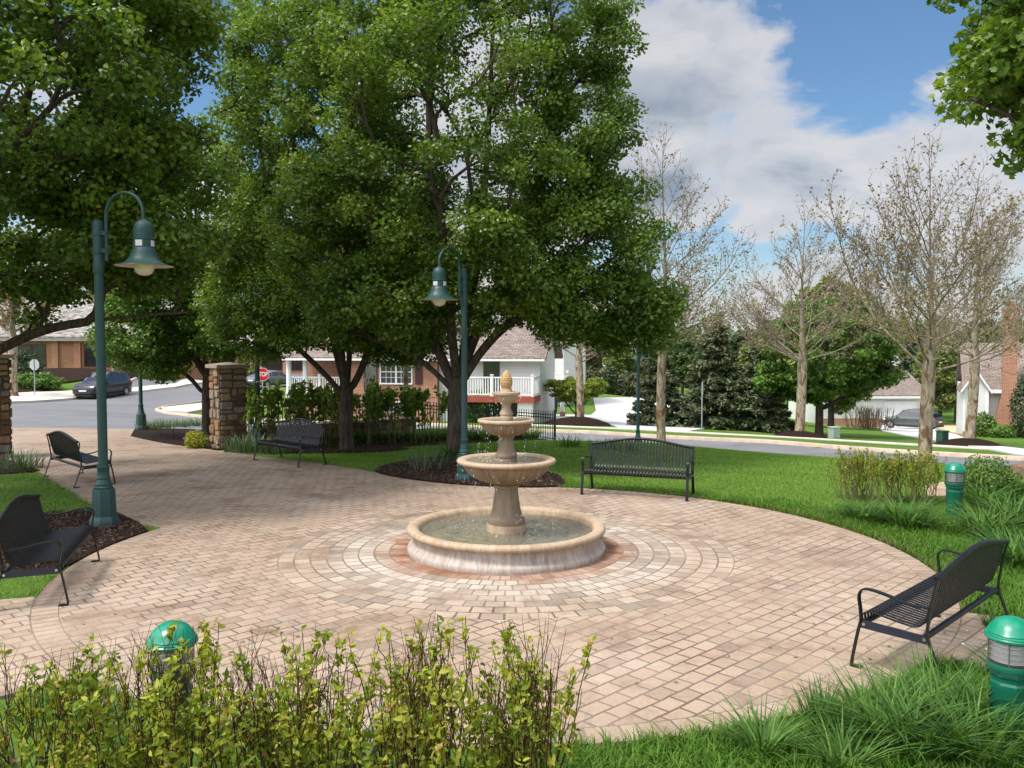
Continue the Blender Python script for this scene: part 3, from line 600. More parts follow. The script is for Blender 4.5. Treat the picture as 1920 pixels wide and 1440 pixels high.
def grow(skel, attr, w=.35, step=.35, downk=1.2, bend=.35, rng=RNG, rise=.15, jit=1.0):
    """connect attractor points to a starting skeleton (list of polylines; the first is the trunk): nodes, parents"""
    pos = []; par = []; pl = []
    for line in skel:
        prev = -1
        if pos:
            d = np.linalg.norm(np.array(pos) - np.array(line[0]), axis=1); prev = int(d.argmin())
        pts = np.array(smooth_line(line, 6)) if len(line) > 2 else np.array(line, float)
        L = np.r_[0, np.cumsum(np.linalg.norm(np.diff(pts, axis=0), axis=1))]; q = np.linspace(0, L[-1], max(2, int(L[-1] / (step * .8)) + 1))
        pts = np.stack([np.interp(q, L, pts[:, i]) for i in range(3)], 1)
        for i, p in enumerate(pts):
            if prev >= 0 and i == 0: continue
            pos.append(p); par.append(prev); pl.append(0 if prev < 0 else pl[prev] + float(np.linalg.norm(p - pos[prev]))); prev = len(pos) - 1
    base = np.array(pos[len(pos) // 3]); attr = np.asarray(attr); order = np.argsort(np.linalg.norm(attr - base, axis=1)); tips = []
    cap = len(pos) + len(attr) * 40; PP = np.zeros((cap, 3)); n0 = len(pos); PP[:n0] = pos; PL = np.zeros(cap); PL[:n0] = pl; par = par + [0] * (cap - n0); n = n0
    lowz = skel[0][-1][2] * .75
    for ai in order:
        p = attr[ai]; d = np.linalg.norm(PP[:n] - p, axis=1); c = d + w * PL[:n] + downk * np.maximum(0, PP[:n, 2] - p[2] + rise * d) + (PP[:n, 2] < lowz) * 3
        j = int(c.argmin()); q = PP[j]; dist = d[j]; m = max(1, int(round(dist / step))); prev = j
        g = par[j]; td = unit(q - PP[g]) if g >= 0 and j > 0 else np.array([0, 0, 1.0])
        ctrl_ = q + td * dist * bend + np.array([0, 0, -dist * .04 if jit < 1 else dist * .10]) + rng.normal(size=3) * dist * .06 * jit
        for k in range(1, m + 1):
            t = k / m; x = (1 - t) ** 2 * q + 2 * t * (1 - t) * ctrl_ + t * t * p
            if k < m: x = x + rng.normal(size=3) * .03 * step * (1 if jit == 1 else 1.6)
            PP[n] = x; par[n] = prev; PL[n] = PL[prev] + np.linalg.norm(x - PP[prev]); prev = n; n += 1
        tips.append(prev)
    return PP[:n], np.array(par[:n]), tips
def wood(name, mat, PP, par, rbase, rtip, parent, e=2.3, flare=1.35, minr=0, sides=(9, 6, 4, 3)):
    n = len(PP); cnt = np.zeros(n); ch = [[] for _ in range(n)]
    for i in range(n):
        if par[i] >= 0: ch[par[i]].append(i)
    for i in range(n - 1, -1, -1):
        if not ch[i]: cnt[i] = 1
        if par[i] >= 0: cnt[par[i]] += cnt[i]
    rad = rtip + (rbase - rtip) * (cnt / cnt[0]) ** (1 / e); m = MB()
    z0 = PP[0][2]; rad = rad * (1 + (flare - 1) * np.exp(-(PP[:, 2] - z0) / .25) * (cnt > cnt[0] * .9))
    starts = [(0, -1)]
    while starts:
        i, p = starts.pop(); path = [PP[p]] if p >= 0 else []; rr = [min(rad[p], rad[i] * 1.15)] if p >= 0 else []
        while True:
            path.append(PP[i]); rr.append(rad[i])
            if not ch[i]: break
            c = sorted(ch[i], key=lambda q: -cnt[q])
            for q in c[1:]: starts.append((q, i))
            i = c[0]
        if len(path) >= 2 and max(rr) >= minr:
            mr = max(rr); s = sides[0] if mr > .09 else sides[1] if mr > .03 else sides[2] if mr > .012 else sides[3]
            m.tube(path, rr, s, caps=False)
    return m.build(name, mat, parent, smooth=True, angle=180, uv=False)
def shell_points(ells, n, k=.45, rng=RNG, zmin=None, inside=.25):
    """points inside a union of ellipsoids ((centre),(radii),weight), pushed towards the outside"""
    W = np.array([e[2] for e in ells], float); W /= W.sum(); out = []
    while len(out) < n:
        c, r, _ = ells[rng.choice(len(ells), p=W)]; d = unit(rng.normal(size=3)); q = rng.uniform(inside, 1) ** k; p = np.array(c) + d * q * np.array(r)
        if zmin is not None and p[2] < zmin(p): continue
        deep = False
        for c2, r2, _ in ells:
            if (((p - np.array(c2)) / np.array(r2)) ** 2).sum() < inside ** 2: deep = True
        if not deep: out.append(p)
    return np.array(out)
def clump_leaves(pts, per, rxy, rz, rng=RNG, spread=.25):
    n = len(pts); sz = rng.uniform(1 - spread, 1 + spread, n); C = []; ti = []; O = []
    base = rng.uniform(.15, .75, n)
    for p, s, b in zip(pts, sz, base):
        k = int(per * s * s); d = rng.normal(size=(k, 3)); d = unit(d) * (rng.uniform(0, 1, (k, 1)) ** .5)
        C.append(p + d * np.array([rxy, rxy, rz]) * s); O.append(d); ti.append(np.clip(b + rng.normal(size=k) * .2 + d[:, 2] * .08, 0, 1))
    return np.concatenate(C), np.concatenate(ti), np.concatenate(O)
def leafy_tree(name, label, loc, skel, ells, nclump, per, rxy, rz, lsize, rbase, mat, bark=None, group=None, tmpl=T_RHOMB, cat='tree', zmin=None, seed=1, k=.45, inside=.25, w=.35, rtip=.007, twigs=True):
    rng = np.random.default_rng(seed); t = thing(name, label, cat, loc, 0, group)
    A = shell_points(ells, nclump, k, rng, zmin, inside)
    PP, par, tips = grow(skel, A, w, .35, rng=rng)
    wood('trunk', bark or M_BARK, PP, par, rbase, rtip, t)
    C, ti, O = clump_leaves(A, per, rxy, rz, rng)
    # sprays of leaves along the outer twigs
    leaf_cloud('crown', mat, C, lsize, .8, ti, tmpl, t, O, .55, rng=rng, width=.9)
    return t
gz = tz
PEARG = 'pear trees round the plaza'
# the big tree behind the fountain
x1, y1 = -1.2, 18.3
sk = [[(0,0,-.1),(.02,0,.9),(.03,0,1.75)], [(0,0,1.5),(-.5,-.1,2.7),(-1.35,-.3,4.3),(-2.0,-.4,6.2),(-2.3,-.3,8)], [(.02,0,1.7),(-.15,.1,3.2),(-.5,.2,5.5),(-.6,.2,9)], [(.03,0,1.7),(.3,0,3.2),(.6,.1,5.5),(.8,.2,9.3)],
      [(.05,0,1.6),(.55,-.1,2.4),(1.3,-.3,3.1),(2.6,-.6,3.7)], [(.03,0,1.75),(.6,.2,3.2),(1.5,.3,5),(2.2,.3,7)], [(0,0,1.5),(-.9,.1,2.3),(-2.1,.3,2.75),(-3,.3,2.9)], [(.04,.1,1.7),(.2,.9,3.4),(.3,1.6,5.5)], [(.03,-.1,1.75),(-.1,-.8,3.4),(-.2,-1.5,5.2)]]
el = [((.1,0,7.4),(3.7,3.4,4.3),5), ((2.4,-.2,4.6),(2.1,1.9,1.5),1.4), ((3.1,-.2,3.4),(1.6,1.3,.8),.9), ((1.5,-.8,3.1),(1.3,1.0,.5),.4), ((-1.7,-.4,3.1),(1.5,1.2,.6),.4), ((3.6,0,2.75),(.9,.9,.35),.3), ((.75,-2.75,4.5),(.75,.4,.5),.22), ((-2.2,0,4.9),(1.9,1.9,1.8),1.3), ((2.0,0,9.3),(1.7,1.7,2.2),.9), ((2.8,0,6.8),(1.4,1.5,1.8),.7), ((-1.6,0,9.2),(2,2,2.2),.9), ((.9,-1.3,3.9),(1.7,1.2,.8),.6), ((-1.3,-1.2,3.6),(1.6,1.2,.7),.5)]
leafy_tree('pear_tree', 'large spreading pear tree rising directly behind the fountain', (x1, y1, gz(x1, y1)), sk, el, 740, 250, .47, .31, .086, .215, M_PEAR, group=PEARG, seed=3, inside=.30)
# the tree behind the second bench
x2, y2 = -4.1, 21.1
sk = [[(0,0,-.1),(-.02,0,.8),(0,0,1.45)], [(0,0,1.3),(-.6,-.1,2.0),(-1.3,-.2,2.7),(-2.2,-.3,3.6)], [(0,0,1.4),(.1,0,3),(0,.1,6),(.1,.1,9.5)], [(.05,0,1.4),(.45,0,2.2),(.65,.1,3.2),(1,.1,6)], [(0,0,1.5),(-.4,.2,3),(-1.1,.3,6),(-1.4,.3,8.5)], [(0,0,1.4),(0,-.6,2.6),(.1,-1.4,4.2)]]
el = [((-.3,0,7.0),(3.0,2.8,4.3),5), ((-1.6,-.2,4.0),(1.9,1.7,1.4),1.3), ((1.1,-.3,3.7),(1.7,1.5,1.1),.9), ((-1.3,0,9.4),(1.7,1.7,2.2),1), ((-.2,-1.2,3.4),(1.6,1.2,.8),.7), ((-1.8,-.3,2.95),(1.5,1.2,.55),.6), ((1.4,-.2,2.8),(1.4,1.2,.55),.6)]
leafy_tree('pear_tree', 'pear tree in mulch just right of the black bench that faces the walkway', (x2, y2, gz(x2, y2)), sk, el, 480, 225, .46, .30, .092, .165, M_PEAR, group=PEARG, seed=5, inside=.30)
# the tree behind the stone pillar
x4, y4 = -9.1, 25.4
sk = [[(0,0,-.1),(0,0,1.0),(.03,0,1.9)], [(0,0,1.2),(-.55,-.1,1.9),(-1.2,-.2,2.2),(-2,-.3,2.3)], [(0,0,1.9),(-.1,0,4),(-.3,0,8)], [(0,0,1.8),(.6,0,3.2),(1.0,0,6)], [(0,0,1.8),(-.7,0,3.4),(-1.3,0,6.5)]]
el = [((-.5,0,5.9),(2.9,2.7,3.3),6), ((-.3,0,4.4),(2.5,2.3,2.0),2), ((-1.7,-.2,3.0),(1.5,1.5,1.1),1.5), ((1.0,-.2,3.2),(1.3,1.3,.9),.8), ((-1.1,-.4,2.35),(1.2,1.0,.5),.6)]
leafy_tree('pear_tree', 'bushy pear tree growing behind the stone pillar', (x4, y4, gz(x4, y4)), sk, el, 400, 210, .45, .28, .10, .15, M_PEAR2, group=PEARG, seed=8, inside=.3)
# the near tree at the left, its trunk out of the picture
x3, y3 = -9.9, 14.2
sk = [[(0,0,-.1),(.05,0,1.2),(.1,0,2.0)], [(.1,0,1.6),(.7,.3,2.15),(1.7,.6,2.75),(3.0,.8,3.0),(4.2,.9,3.1)], [(.1,0,2),(.5,.2,4),(1.0,.3,7),(1.2,.3,10)], [(.1,0,2),(-.5,.3,4),(-1,.4,7)], [(.1,0,2),(.9,-.6,3.6),(2,-1.2,5),(3.2,-1.6,6)], [(.1,0,2),(.2,1.2,4),(.5,2.4,6)], [(.1,0,1.9),(-.1,-1.3,3.4),(.2,-2.6,4.6)]]
el = [((.6,.2,7.3),(4.1,4.3,4.6),5), ((3.3,.5,4.9),(1.7,2.0,1.5),1.2), ((2.6,-1.6,6.6),(2.0,1.9,2.4),1.2), ((1.0,-3.4,5.0),(1.9,1.6,1.6),1.0), ((.2,-4.3,3.7),(1.1,1.1,.8),.5), ((3.3,.2,8.6),(1.5,1.9,2.2),.9), ((2.2,.8,3.8),(1.6,1.4,.55),.5)]
leafy_tree('pear_tree', 'dark dense pear tree leaning in over the left lamp post', (x3, y3, gz(x3, y3)), sk, el, 560, 230, .46, .30, .095, .21, M_PEAR, group=PEARG, tmpl=T_OVATE, seed=13, inside=.32)
# maple hanging in at the top right
sk = [[(0,0,-.1),(0,0,2.2),(-.05,0,3.4)], [(0,0,3),(-1.2,.1,4.2),(-2.6,.3,5.6)], [(0,0,3.2),(-.8,.2,6),(-1.4,.2,9)], [(0,0,3.3),(.5,.4,6.5)], [(0,0,3),(-1.6,.3,3.9),(-3.1,.3,4.8)]]
el = [((-1.2,.2,7.3),(2.9,2.6,2.9),5), ((-2.5,.2,5.6),(1.5,1.4,1.1),1.3), ((-1.6,0,4.9),(1.2,1.2,.7),.8)]
leafy_tree('maple_tree', 'bright green maple overhanging the top right corner', (8.55, 8.6, -.1), sk, el, 300, 150, .42, .28, .105, .16, M_MAPLE, tmpl=T_MAPLE, seed=31, inside=.3)

# ---- sycamores: pale mottled trunks, bare twigs with young tan leaves
SYG = 'young sycamores along the street'
def sycamore(label, x, y, h, rbase, spread, seed, nlimb=15, fork=.30, leaf=.085, per=6, limbs=None, mat=M_SYC, lean=0, dens=1.0, low=0, green=0):
    """a leader with ascending limbs; each limb, branch and twig grows from the one before and curves up"""
    rng = np.random.default_rng(seed); t = thing('sycamore_tree', label, 'tree', (x, y, gz(x, y)), 0, SYG); hf = h * fork
    pos = []; par = []; twigs = []
    def put(p, pa): pos.append(np.array(p, float)); par.append(pa); return len(pos) - 1
    def branch(p0, i0, d, L, step, trop, wob):
        d = unit(np.array(d, float)); ids = []; p = np.array(p0, float); i = i0
        for k in range(max(2, int(L / step))):
            d = unit(d + np.array([0, 0, trop]) * step + rng.normal(size=3) * wob); p = p + d * step; i = put(p, i); ids.append((i, d.copy()))
        return ids
    i = put((0, 0, -.1), -1); trunk = []; z = 0
    while z < h * .99:
        z += .25; q = (lean * (z / h) ** 1.3 + .05 * math.sin(z * .9 + seed), .05 * math.cos(z * .8 + seed * 2), z); i = put(q, i); trunk.append(i)
    def twiggy(ids, L, lvl):
        """side shoots along a branch"""
        n = len(ids); step_ = .15 if lvl == 1 else .12
        k0 = int(n * (.22 if lvl == 1 else .15)); side = rng.choice([-1, 1])
        for k in range(k0, n):
            if rng.uniform() > (1.0 if lvl == 1 else .85 if lvl == 2 else .6) * dens: continue
            side = -side; idx, d = ids[k]; f = k / n
            u = unit(np.cross(d, np.array([0, 0, 1.0])) + 1e-6); v = np.cross(u, d); ang = rng.uniform(.55, 1.0); roll = rng.normal() * .9
            w_ = u * math.cos(roll) * side + v * math.sin(roll)
            dd = d * math.cos(ang) + w_ * math.sin(ang)
            LL = L * (1 - f * .70) * rng.uniform(.30, .55) if lvl == 1 else rng.uniform(.25, .6) * min(1.1, L * .8) * (1 - f * .4)
            if LL < .13: continue
            c = branch(pos[idx], idx, dd, LL, step_, .75, .09)
            if lvl < 3 and LL > .34:
                twiggy(c, LL, lvl + 1)
            twigs.append([q for q, _ in c])
        twigs.append([q for q, _ in ids[-5:]])
    if limbs is None:
        limbs = []
        for k in range(nlimb):
            f = k / (nlimb - 1); z = hf + (h * .93 - hf) * f ** 1.15; a = k * 2.4 + rng.uniform(-.4, .4)
            L = spread * (1.0 - .80 * f ** 1.25) * rng.uniform(.8, 1.12) * 1.25; limbs.append((z, a, .30 + .75 * f, L))
        for k in range(low): limbs.append((hf * rng.uniform(.95, 1.12), rng.uniform(0, 6.28), rng.uniform(0, .3), spread * rng.uniform(.8, 1.15)))
    for z, a, rise, L in limbs:
        ti = trunk[min(len(trunk) - 1, int(z / .25))]; d = (math.cos(a) * math.cos(rise), math.sin(a) * math.cos(rise), math.sin(rise))
        ids = branch(pos[ti], ti, d, L, .17, .22, .06); twiggy(ids, L, 1)
    PP = np.array(pos); par = np.array(par)
    wood('trunk', mat, PP, par, rbase, .0036, t, e=1.62, sides=(9, 6, 4, 3))
    C = []; ti = []
    for tw in twigs:
        q = PP[tw]; k = rng.poisson(per * .8 * min(1.6, .35 + len(tw) * .16))
        if k == 0: continue
        f = rng.uniform(.15, 1, k) * (len(q) - 1); j = np.minimum(f.astype(int), max(0, len(q) - 2)); j2 = np.minimum(j + 1, len(q) - 1); c = q[j] * (1 - (f - j))[:, None] + q[j2] * (f - j)[:, None]
        C.append(c + rng.normal(size=(k, 3)) * .06); ti.append(np.clip(green + rng.uniform(0, .45) + rng.normal(size=k) * .16 + .50 * (1 - q[-1][2] / h), 0, 1))
    C = np.concatenate(C); leaf_cloud('crown', M_BUD, C, leaf, .4, np.concatenate(ti), T_RHOMB, t, rng=rng)
    return t
s1 = SN(11.2, 23.7); p = atd(1243, 25.8)
sycamore('tall bare sycamore on the lawn edge behind the back bench', *p, 9.6, .135, 2.7, 41, 34, .33, .07, 3, low=9, dens=1.3)
p = atd(1740, 21.6)
lm = [(2.35, 2.75, .62, 4.2), (2.3, -.25, .22, 3.3), (2.9, 1.9, .7, 3.0), (2.8, -1.9, .55, 2.8), (3.3, 2.9, .75, 3.2), (3.4, .2, .7, 3.0), (3.9, 1.0, .8, 2.6), (4.2, 3.6, .85, 2.6), (4.4, -.5, .9, 2.6), (4.8, 2.3, .95, 2.2), (5.1, -2.2, .9, 2.0), (5.4, .6, 1.0, 1.9), (5.8, 3.1, 1.0, 1.7), (6.2, -1.0, 1.05, 1.4), (6.6, 1.6, 1.1, 1.2), (7.0, 4.0, 1.1, 1.0), (2.6, 3.4, .3, 2.6), (3.0, -.7, .35, 2.8), (3.6, -2.6, .6, 2.6), (7.4, .4, 1.15, .8), (2.45, 1.2, .2, 2.6), (2.5, -1.4, .2, 2.6), (2.7, 4.0, .25, 2.9), (2.9, .6, .3, 3.0), (3.2, 2.2, .4, 2.8), (3.7, 4.4, .6, 2.8), (4.0, -.2, .7, 2.6), (4.6, 1.8, .85, 2.4), (5.0, 3.4, .9, 2.2)]
sycamore('wide sycamore with peeling brown bark in front of the driveway', *p, 8.2, .165, 3.1, 42, limbs=[(z, a, r, L * 1.22) for z, a, r, L in lm], leaf=.072, per=2.9, dens=1.15)
p = atd(1503, 36.6); sycamore('sycamore in a mulch mound across the street left of the dark shade tree', *p, 10.0, .20, 3.9, 43, 28, .30, .08, 2.6, low=8, dens=.85)
p = atd(1822, 33.2); sycamore('sycamore in a mulch mound in front of the white house', *p, 10.2, .19, 3.8, 44, 28, .32, .08, 2.6, lean=.3, low=8, dens=.85)
p = atd(1087, 44.5); sycamore('slim sycamore in a mulch mound near the bright lime shrub', *p, 6.6, .20, 2.8, 45, 20, .50, .11, 5, low=4, green=.2)
p = atd(694, 26.9); sycamore('thick white barked sycamore rising behind the hedge', *p, 9.0, .21, 3.2, 46, 26, .36, .11, 11, mat=M_SYCW, low=12, dens=1.3, green=.35)
p = atd(763, 30.0); sycamore('thin mottled sycamore in front of the brick window', *p, 8.0, .095, 3.0, 47, 26, .36, .11, 11, low=12, dens=1.3, green=.35)
p = (-34.2, 58.5); sycamore('sycamore on the bank beside the back of the stop sign', *p, 8.0, .30, 3.4, 48, 12, .45, .16, 6)
p = (-31.6, 68.0); sycamore('sycamore on the bank behind the black parked car', *p, 8.0, .26, 3.2, 49, 12, .45, .16, 6)
def mound(label, x, y, r, h):
    m = MB(); n = 22; rings = [(1, 0), (.8, .35), (.5, .75), (.2, 1)]; vs = []
    for rr, hh in rings:
        a = np.linspace(0, 2 * PI, n, endpoint=False); jx = x + np.cos(a) * r * rr * RNG.uniform(.93, 1.05, n); jy = y + np.sin(a) * r * rr * RNG.uniform(.93, 1.05, n); vs.append(np.c_[jx, jy, terr(jx, jy) + hh * h - (.05 if hh == 0 else 0)])
    i = np.arange(len(rings) - 1)[:, None] * n; j = np.arange(n)[None]; j2 = (j + 1) % n
    m.add(np.concatenate(vs), [np.stack([i + j, i + j2, i + n + j2, i + n + j], -1).reshape(-1, 4), np.arange(n) + (len(rings) - 1) * n])
    o = m.build('mulch_mound', M_MULCH, smooth=True, uv=False); o['kind'] = 'structure'; return o
for (px, d, r, h) in ((1503, 36.6, 1.25, .26), (1822, 33.2, 1.35, .28), (1085, 44.5, 1.9, .42), (1748, 21.6, .9, .2)): mound('', *atd(px, d), r, h)

# ---- spruces and the dark shade tree across the street
def spruce(label, x, y, h, r, seed):
    rng = np.random.default_rng(seed); t = thing('spruce_tree', label, 'tree', (x, y, gz(x, y)), 0, 'spruces across the street')
    m = MB(); m.tube([(0,0,-.1),(0,0,h*.5),(0,0,h)], [.16,.10,.02], 7); C = []; A = []; TI = []
    nz = int(h / .34)
    for i in range(nz):
        z = .45 + (h - .5) * i / nz; rr = r * (1 - (z / h)) ** .8 + .12; nb = max(5, int(13 * rr / r) + 4)
        for b in range(nb):
            a = rng.uniform(0, 2 * PI); L = rr * rng.uniform(.75, 1.1); dz = -L * .22 * rng.uniform(.5, 1.3)
            d = np.array([math.cos(a), math.sin(a), 0]); k = int(46 * L) + 8; f = rng.uniform(.15, 1, k) ** .8
            p = d * L * f[:, None] + np.c_[np.zeros(k), np.zeros(k), z + dz * f + .12 * f ** 3] ; side = np.array([-d[1], d[0], 0]); lat = rng.normal(size=k) * .20 * (1.15 - f) * L ** .5 + rng.normal(size=k) * .05
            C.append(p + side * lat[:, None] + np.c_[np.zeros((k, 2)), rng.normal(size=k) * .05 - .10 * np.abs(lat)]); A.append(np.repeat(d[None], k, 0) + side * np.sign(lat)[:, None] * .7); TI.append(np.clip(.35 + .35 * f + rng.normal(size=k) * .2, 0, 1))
            m.tube([(0,0,z), tuple(d * L * .8 + np.array([0, 0, z + dz * .8]))], [.022, .006], 3, caps=False)
    m.build('trunk', M_BARK, t, smooth=True, angle=180, uv=False)
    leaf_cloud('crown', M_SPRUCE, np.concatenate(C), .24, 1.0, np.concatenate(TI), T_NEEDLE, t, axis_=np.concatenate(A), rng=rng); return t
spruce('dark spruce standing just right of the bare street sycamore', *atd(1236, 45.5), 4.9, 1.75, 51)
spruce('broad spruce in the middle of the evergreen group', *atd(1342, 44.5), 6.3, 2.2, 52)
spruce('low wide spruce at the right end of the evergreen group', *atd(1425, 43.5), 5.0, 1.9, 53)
sk = [[(0,0,-.1),(0,0,1.1),(0,0,2)], [(0,0,1.3),(1.2,0,1.9),(2.4,.1,2.3)], [(0,0,1.5),(-1.1,0,2.4)], [(0,0,2),(.2,0,4),(.2,0,6)], [(0,0,1.9),(1,0,3.6)], [(0,0,1.9),(-1,0,3.8)]]
el = [((.2,0,4.2),(3.2,3,2.6),5), ((2.0,0,2.9),(1.8,1.8,.8),1.2), ((-1.4,0,2.7),(1.6,1.6,.8),1)]
p = atd(1538, 42.0); leafy_tree('shade_tree', 'round green shade tree with a dark trunk on the lawn across the street', (*p, gz(*p)), sk, el, 260, 120, .5, .28, .17, .19, M_PEAR2, seed=61, inside=.35)
p = atd(1560, 56); sk = [[(0,0,-.1),(0,0,2),(0,0,3)], [(0,0,3),(0,0,6),(0,0,9)], [(0,0,3),(1.5,0,6)], [(0,0,3),(-1.5,0,6)]]
leafy_tree('lime_tree', 'tall yellow green tree rising behind the round shade tree', (*p, gz(*p)), sk, [((0,0,5.3),(3.2,3.2,4.4),5), ((.3,0,7.5),(1.8,1.8,2.3),1)], 240, 130, .6, .4, .24, .2, M_FAR[1], seed=62, inside=.4)
# japanese maple and low yellow bush by the concrete drive
p = atd(1080, 47); sk = [[(0,0,-.1),(0,0,.3),(0,0,.5)], [(0,0,.4),(-.6,0,1.2),(-1.1,0,1.8)], [(0,0,.4),(.6,0,1.2),(1.2,0,1.9)], [(0,0,.4),(0,.3,1.6)]]
leafy_tree('lime_shrub', 'lime green spreading shrub beside the concrete driveway', (*p, gz(*p)), sk, [((0,0,2.0),(1.75,1.5,.62),3), ((0,0,1.5),(1.2,1.2,.4),1)], 100, 100, .32, .12, .13, .06, M_YGREEN, cat='shrub', seed=63, inside=.1)

# ---- far trees: three built, the rest copied; each a thing
def far_tree(label, mat, seed, h=11, tall=1.0):
    sk = [[(0,0,-.1),(0,0,h*.15),(0,0,h*.3)], [(0,0,h*.3),(0,0,h*.6),(0,0,h*.9)], [(0,0,h*.3),(h*.15,0,h*.6)], [(0,0,h*.3),(-h*.15,0,h*.6)]]
    return leafy_tree('distant_tree', label, (0, 0, 0), sk, [((0,0,h*.58),(h*.30,h*.30,h*.42),4), ((h*.14,0,h*.5),(h*.2,h*.2,h*.22),1), ((-h*.14,0,h*.45),(h*.2,h*.2,h*.22),1)], 150, 75, h*.07, h*.045, .42, .25, mat, seed=seed, inside=.45, group='distant trees beyond the houses')
FT = [far_tree('', M_FAR[i], 70 + i) for i in range(4)]
far_spots = [(1580,118,0,1.0,'distant green tree behind the garage at its left'),(1640,125,2,1.0,'distant tan tree behind the garage roof'),(1700,112,1,1.05,'distant lime tree behind the garage and wide sycamore'),(1765,86,1,.80,'lime tree in the gap between garage and white house'),(1795,92,0,.85,'green tree in the gap left of the white house'),(1740,100,3,.95,'dark tree deep in the gap beside the garage'),(1850,110,0,1.1,'green tree peeping over the white house roof beside the chimney'),(1910,95,1,1.0,'lime tree behind the right end of the white house roof'),
 (1440,80,1,.75,'lime tree showing above the right spruce'),(1480,105,2,.9,'distant tan tree above the evergreen group'),(1400,115,3,.9,'distant dark tree above the middle spruce'),(1330,120,2,.85,'distant tan tree between the spruces'),(1280,112,0,.75,'distant green tree just right of the left spruce'),(1210,125,2,.8,'distant tan tree behind the small street lamp'),(1160,118,1,.62,'pale lime tree at the far end of the concrete drive'),(1110,130,2,.8,'distant tan tree above the lime shrub'),(1060,140,2,.8,'distant tan tree behind the second deck'),(1180,150,0,.9,'far green tree beyond the concrete drive'),
 (980,110,0,.9,'green tree behind the brick house roof at its right'),(760,100,2,1.0,'tan tree behind the brick house roof'),(620,105,2,1.0,'tan tree behind the porch of the brick house'),(540,120,2,1.0,'tan tree beyond the white porch columns'),(430,125,0,.9,'green tree behind the parked sedan'),(330,118,0,1.0,'green tree behind the orange brick office'),(200,110,0,1.0,'green tree behind the grey office roof'),(60,108,2,1.0,'tan tree at the left end of the grey office roof'),(-30,95,0,1.0,'green tree beyond the left stone pillar'),(2000,80,0,1.0,'green tree beyond the chimney house')]
used = set()
for px, d, k, s, lb in far_spots:
    x, y = atd(px, d); l = (x, y, gz(x, y) - .1)
    if k not in used: used.add(k); o = FT[k]; o.location = l; o['label'] = lb; o.scale = (s,) * 3
    else: copy_thing(FT[k], l, random.uniform(0, 6), lb, None, s)
# one far belt of woodland closing the horizon
C = []; rng = np.random.default_rng(5)
for i in range(150):
    a = -1.35 + 2.7 * i / 149; d = rng.uniform(190, 330); x, y = math.sin(a) * d, math.cos(a) * d; h = rng.uniform(9, 15); q = unit(rng.normal(size=(240, 3))) * rng.uniform(.5, 1, (240, 1)); C.append(np.array([x, y, tz(x, y) + h * .5]) + q * np.array([h * .55, h * .4, h * .52]))
o = leaf_cloud('woodland', M_FAR[0], np.concatenate(C), 1.7, .5, rng.uniform(0, 1, 150 * 240), T_RHOMB, rng=rng); tag(o, 'far belt of woodland along the horizon', 'woodland', kind='stuff')
# ------------------------------------------------------------------ grass, clumps, shrubs
def blades(name, mat, X, Y, Zb, H, W, lean=.45, segs=1, tint=None, parent=None, rng=RNG, dirs=None, droop=.5, build=True):
    """grass blades: each a tapering strip of 'segs' bends leaning its own way"""
    N = len(X); a = rng.uniform(0, 2 * PI, N) if dirs is None else dirs; d = np.stack([np.cos(a), np.sin(a), np.zeros(N)], 1); s = np.stack([-d[:, 1], d[:, 0], np.zeros(N)], 1)
    ln = rng.uniform(.3, 1, N) * lean; base = np.stack([X, Y, Zb], 1); H = np.broadcast_to(H, (N,)); W = np.broadcast_to(W, (N,)); rows = []
    for k in range(segs + 1):
        t = k / segs; up = H * (t - droop * ln * t * t * .9); out = H * ln * t ** 1.7 * 1.5
        c = base + d * out[:, None] + np.c_[np.zeros((N, 2)), up]; w = W * (1 - t ** 1.6) * .5
        if k < segs: rows += [c - s * w[:, None], c + s * w[:, None]]
        else: rows.append(c)
    V = np.stack(rows, 1); k = 2 * segs + 1; i0 = np.arange(N)[:, None] * k; fs = []
    for q in range(segs - 1): fs.append(i0 + np.array([[2*q, 2*q+1, 2*q+3, 2*q+2]]))
    fs.append(i0 + np.array([[2*segs-2, 2*segs-1, 2*segs]]))
    t = rng.uniform(0, 1, N) if tint is None else np.clip(tint, 0, 1); m = MB()
    V = V.reshape(-1, 3); m.v.append(V); m.n = len(V)
    for f in fs: m.f.append(f); m.t.append(t)
    if not build: return m
    return m.build(name, mat, parent, uv=False)
def scatter(poly, n, avoid=(), rng=RNG):
    p = np.array(poly); out = []; tot = 0
    while tot < n:
        q = rng.uniform(p.min(0), p.max(0), (n * 2, 2)); m = inpoly(q[:, 0], q[:, 1], poly)
        for a in avoid: m &= ~inpoly(q[:, 0], q[:, 1], a)
        q = q[m]; out.append(q); tot += len(q)
        if not len(q): break
    return np.concatenate(out)[:n]
BEDS = [[(v.co.x, v.co.y) for v in o.data.vertices][:0] for o in ()]
bed1 = smooth_line([(.75, 15.05), (-.86, 15.25), (-2.3, 16.25), (-2.75, 17.2), (-2.2, 18.6), (-1.2, 19.4), (-.2, 19.1), (.15, 17.6), (.9, 16.3)], 6, True)
bed2 = smooth_line([(-5.9, 20.3), (-4.6, 20.2), (-3.4, 20.5), (-2.6, 21.3), (-2.9, 22.2), (-1.0, 24.2), (1.0, 26.4), (.6, 27.6), (-2, 25.9), (-5, 23.4), (-6.6, 21.9)], 6, True)
bed3 = [(-4.93, 11.46), (-6.1, 12.9), (-7.3, 12.6), (-7.6, 10.6), (-6.6, 9.6), (-5.35, 9.4), (-5.12, 10.4)]
bed4 = [(-9.4, 16.9), (-11.3, 18.9), (-13.5, 19), (-13.5, 16.2), (-11, 15.6)]
crest = [SN(s, 24.6) for s in np.arange(-6, 19, 3)]
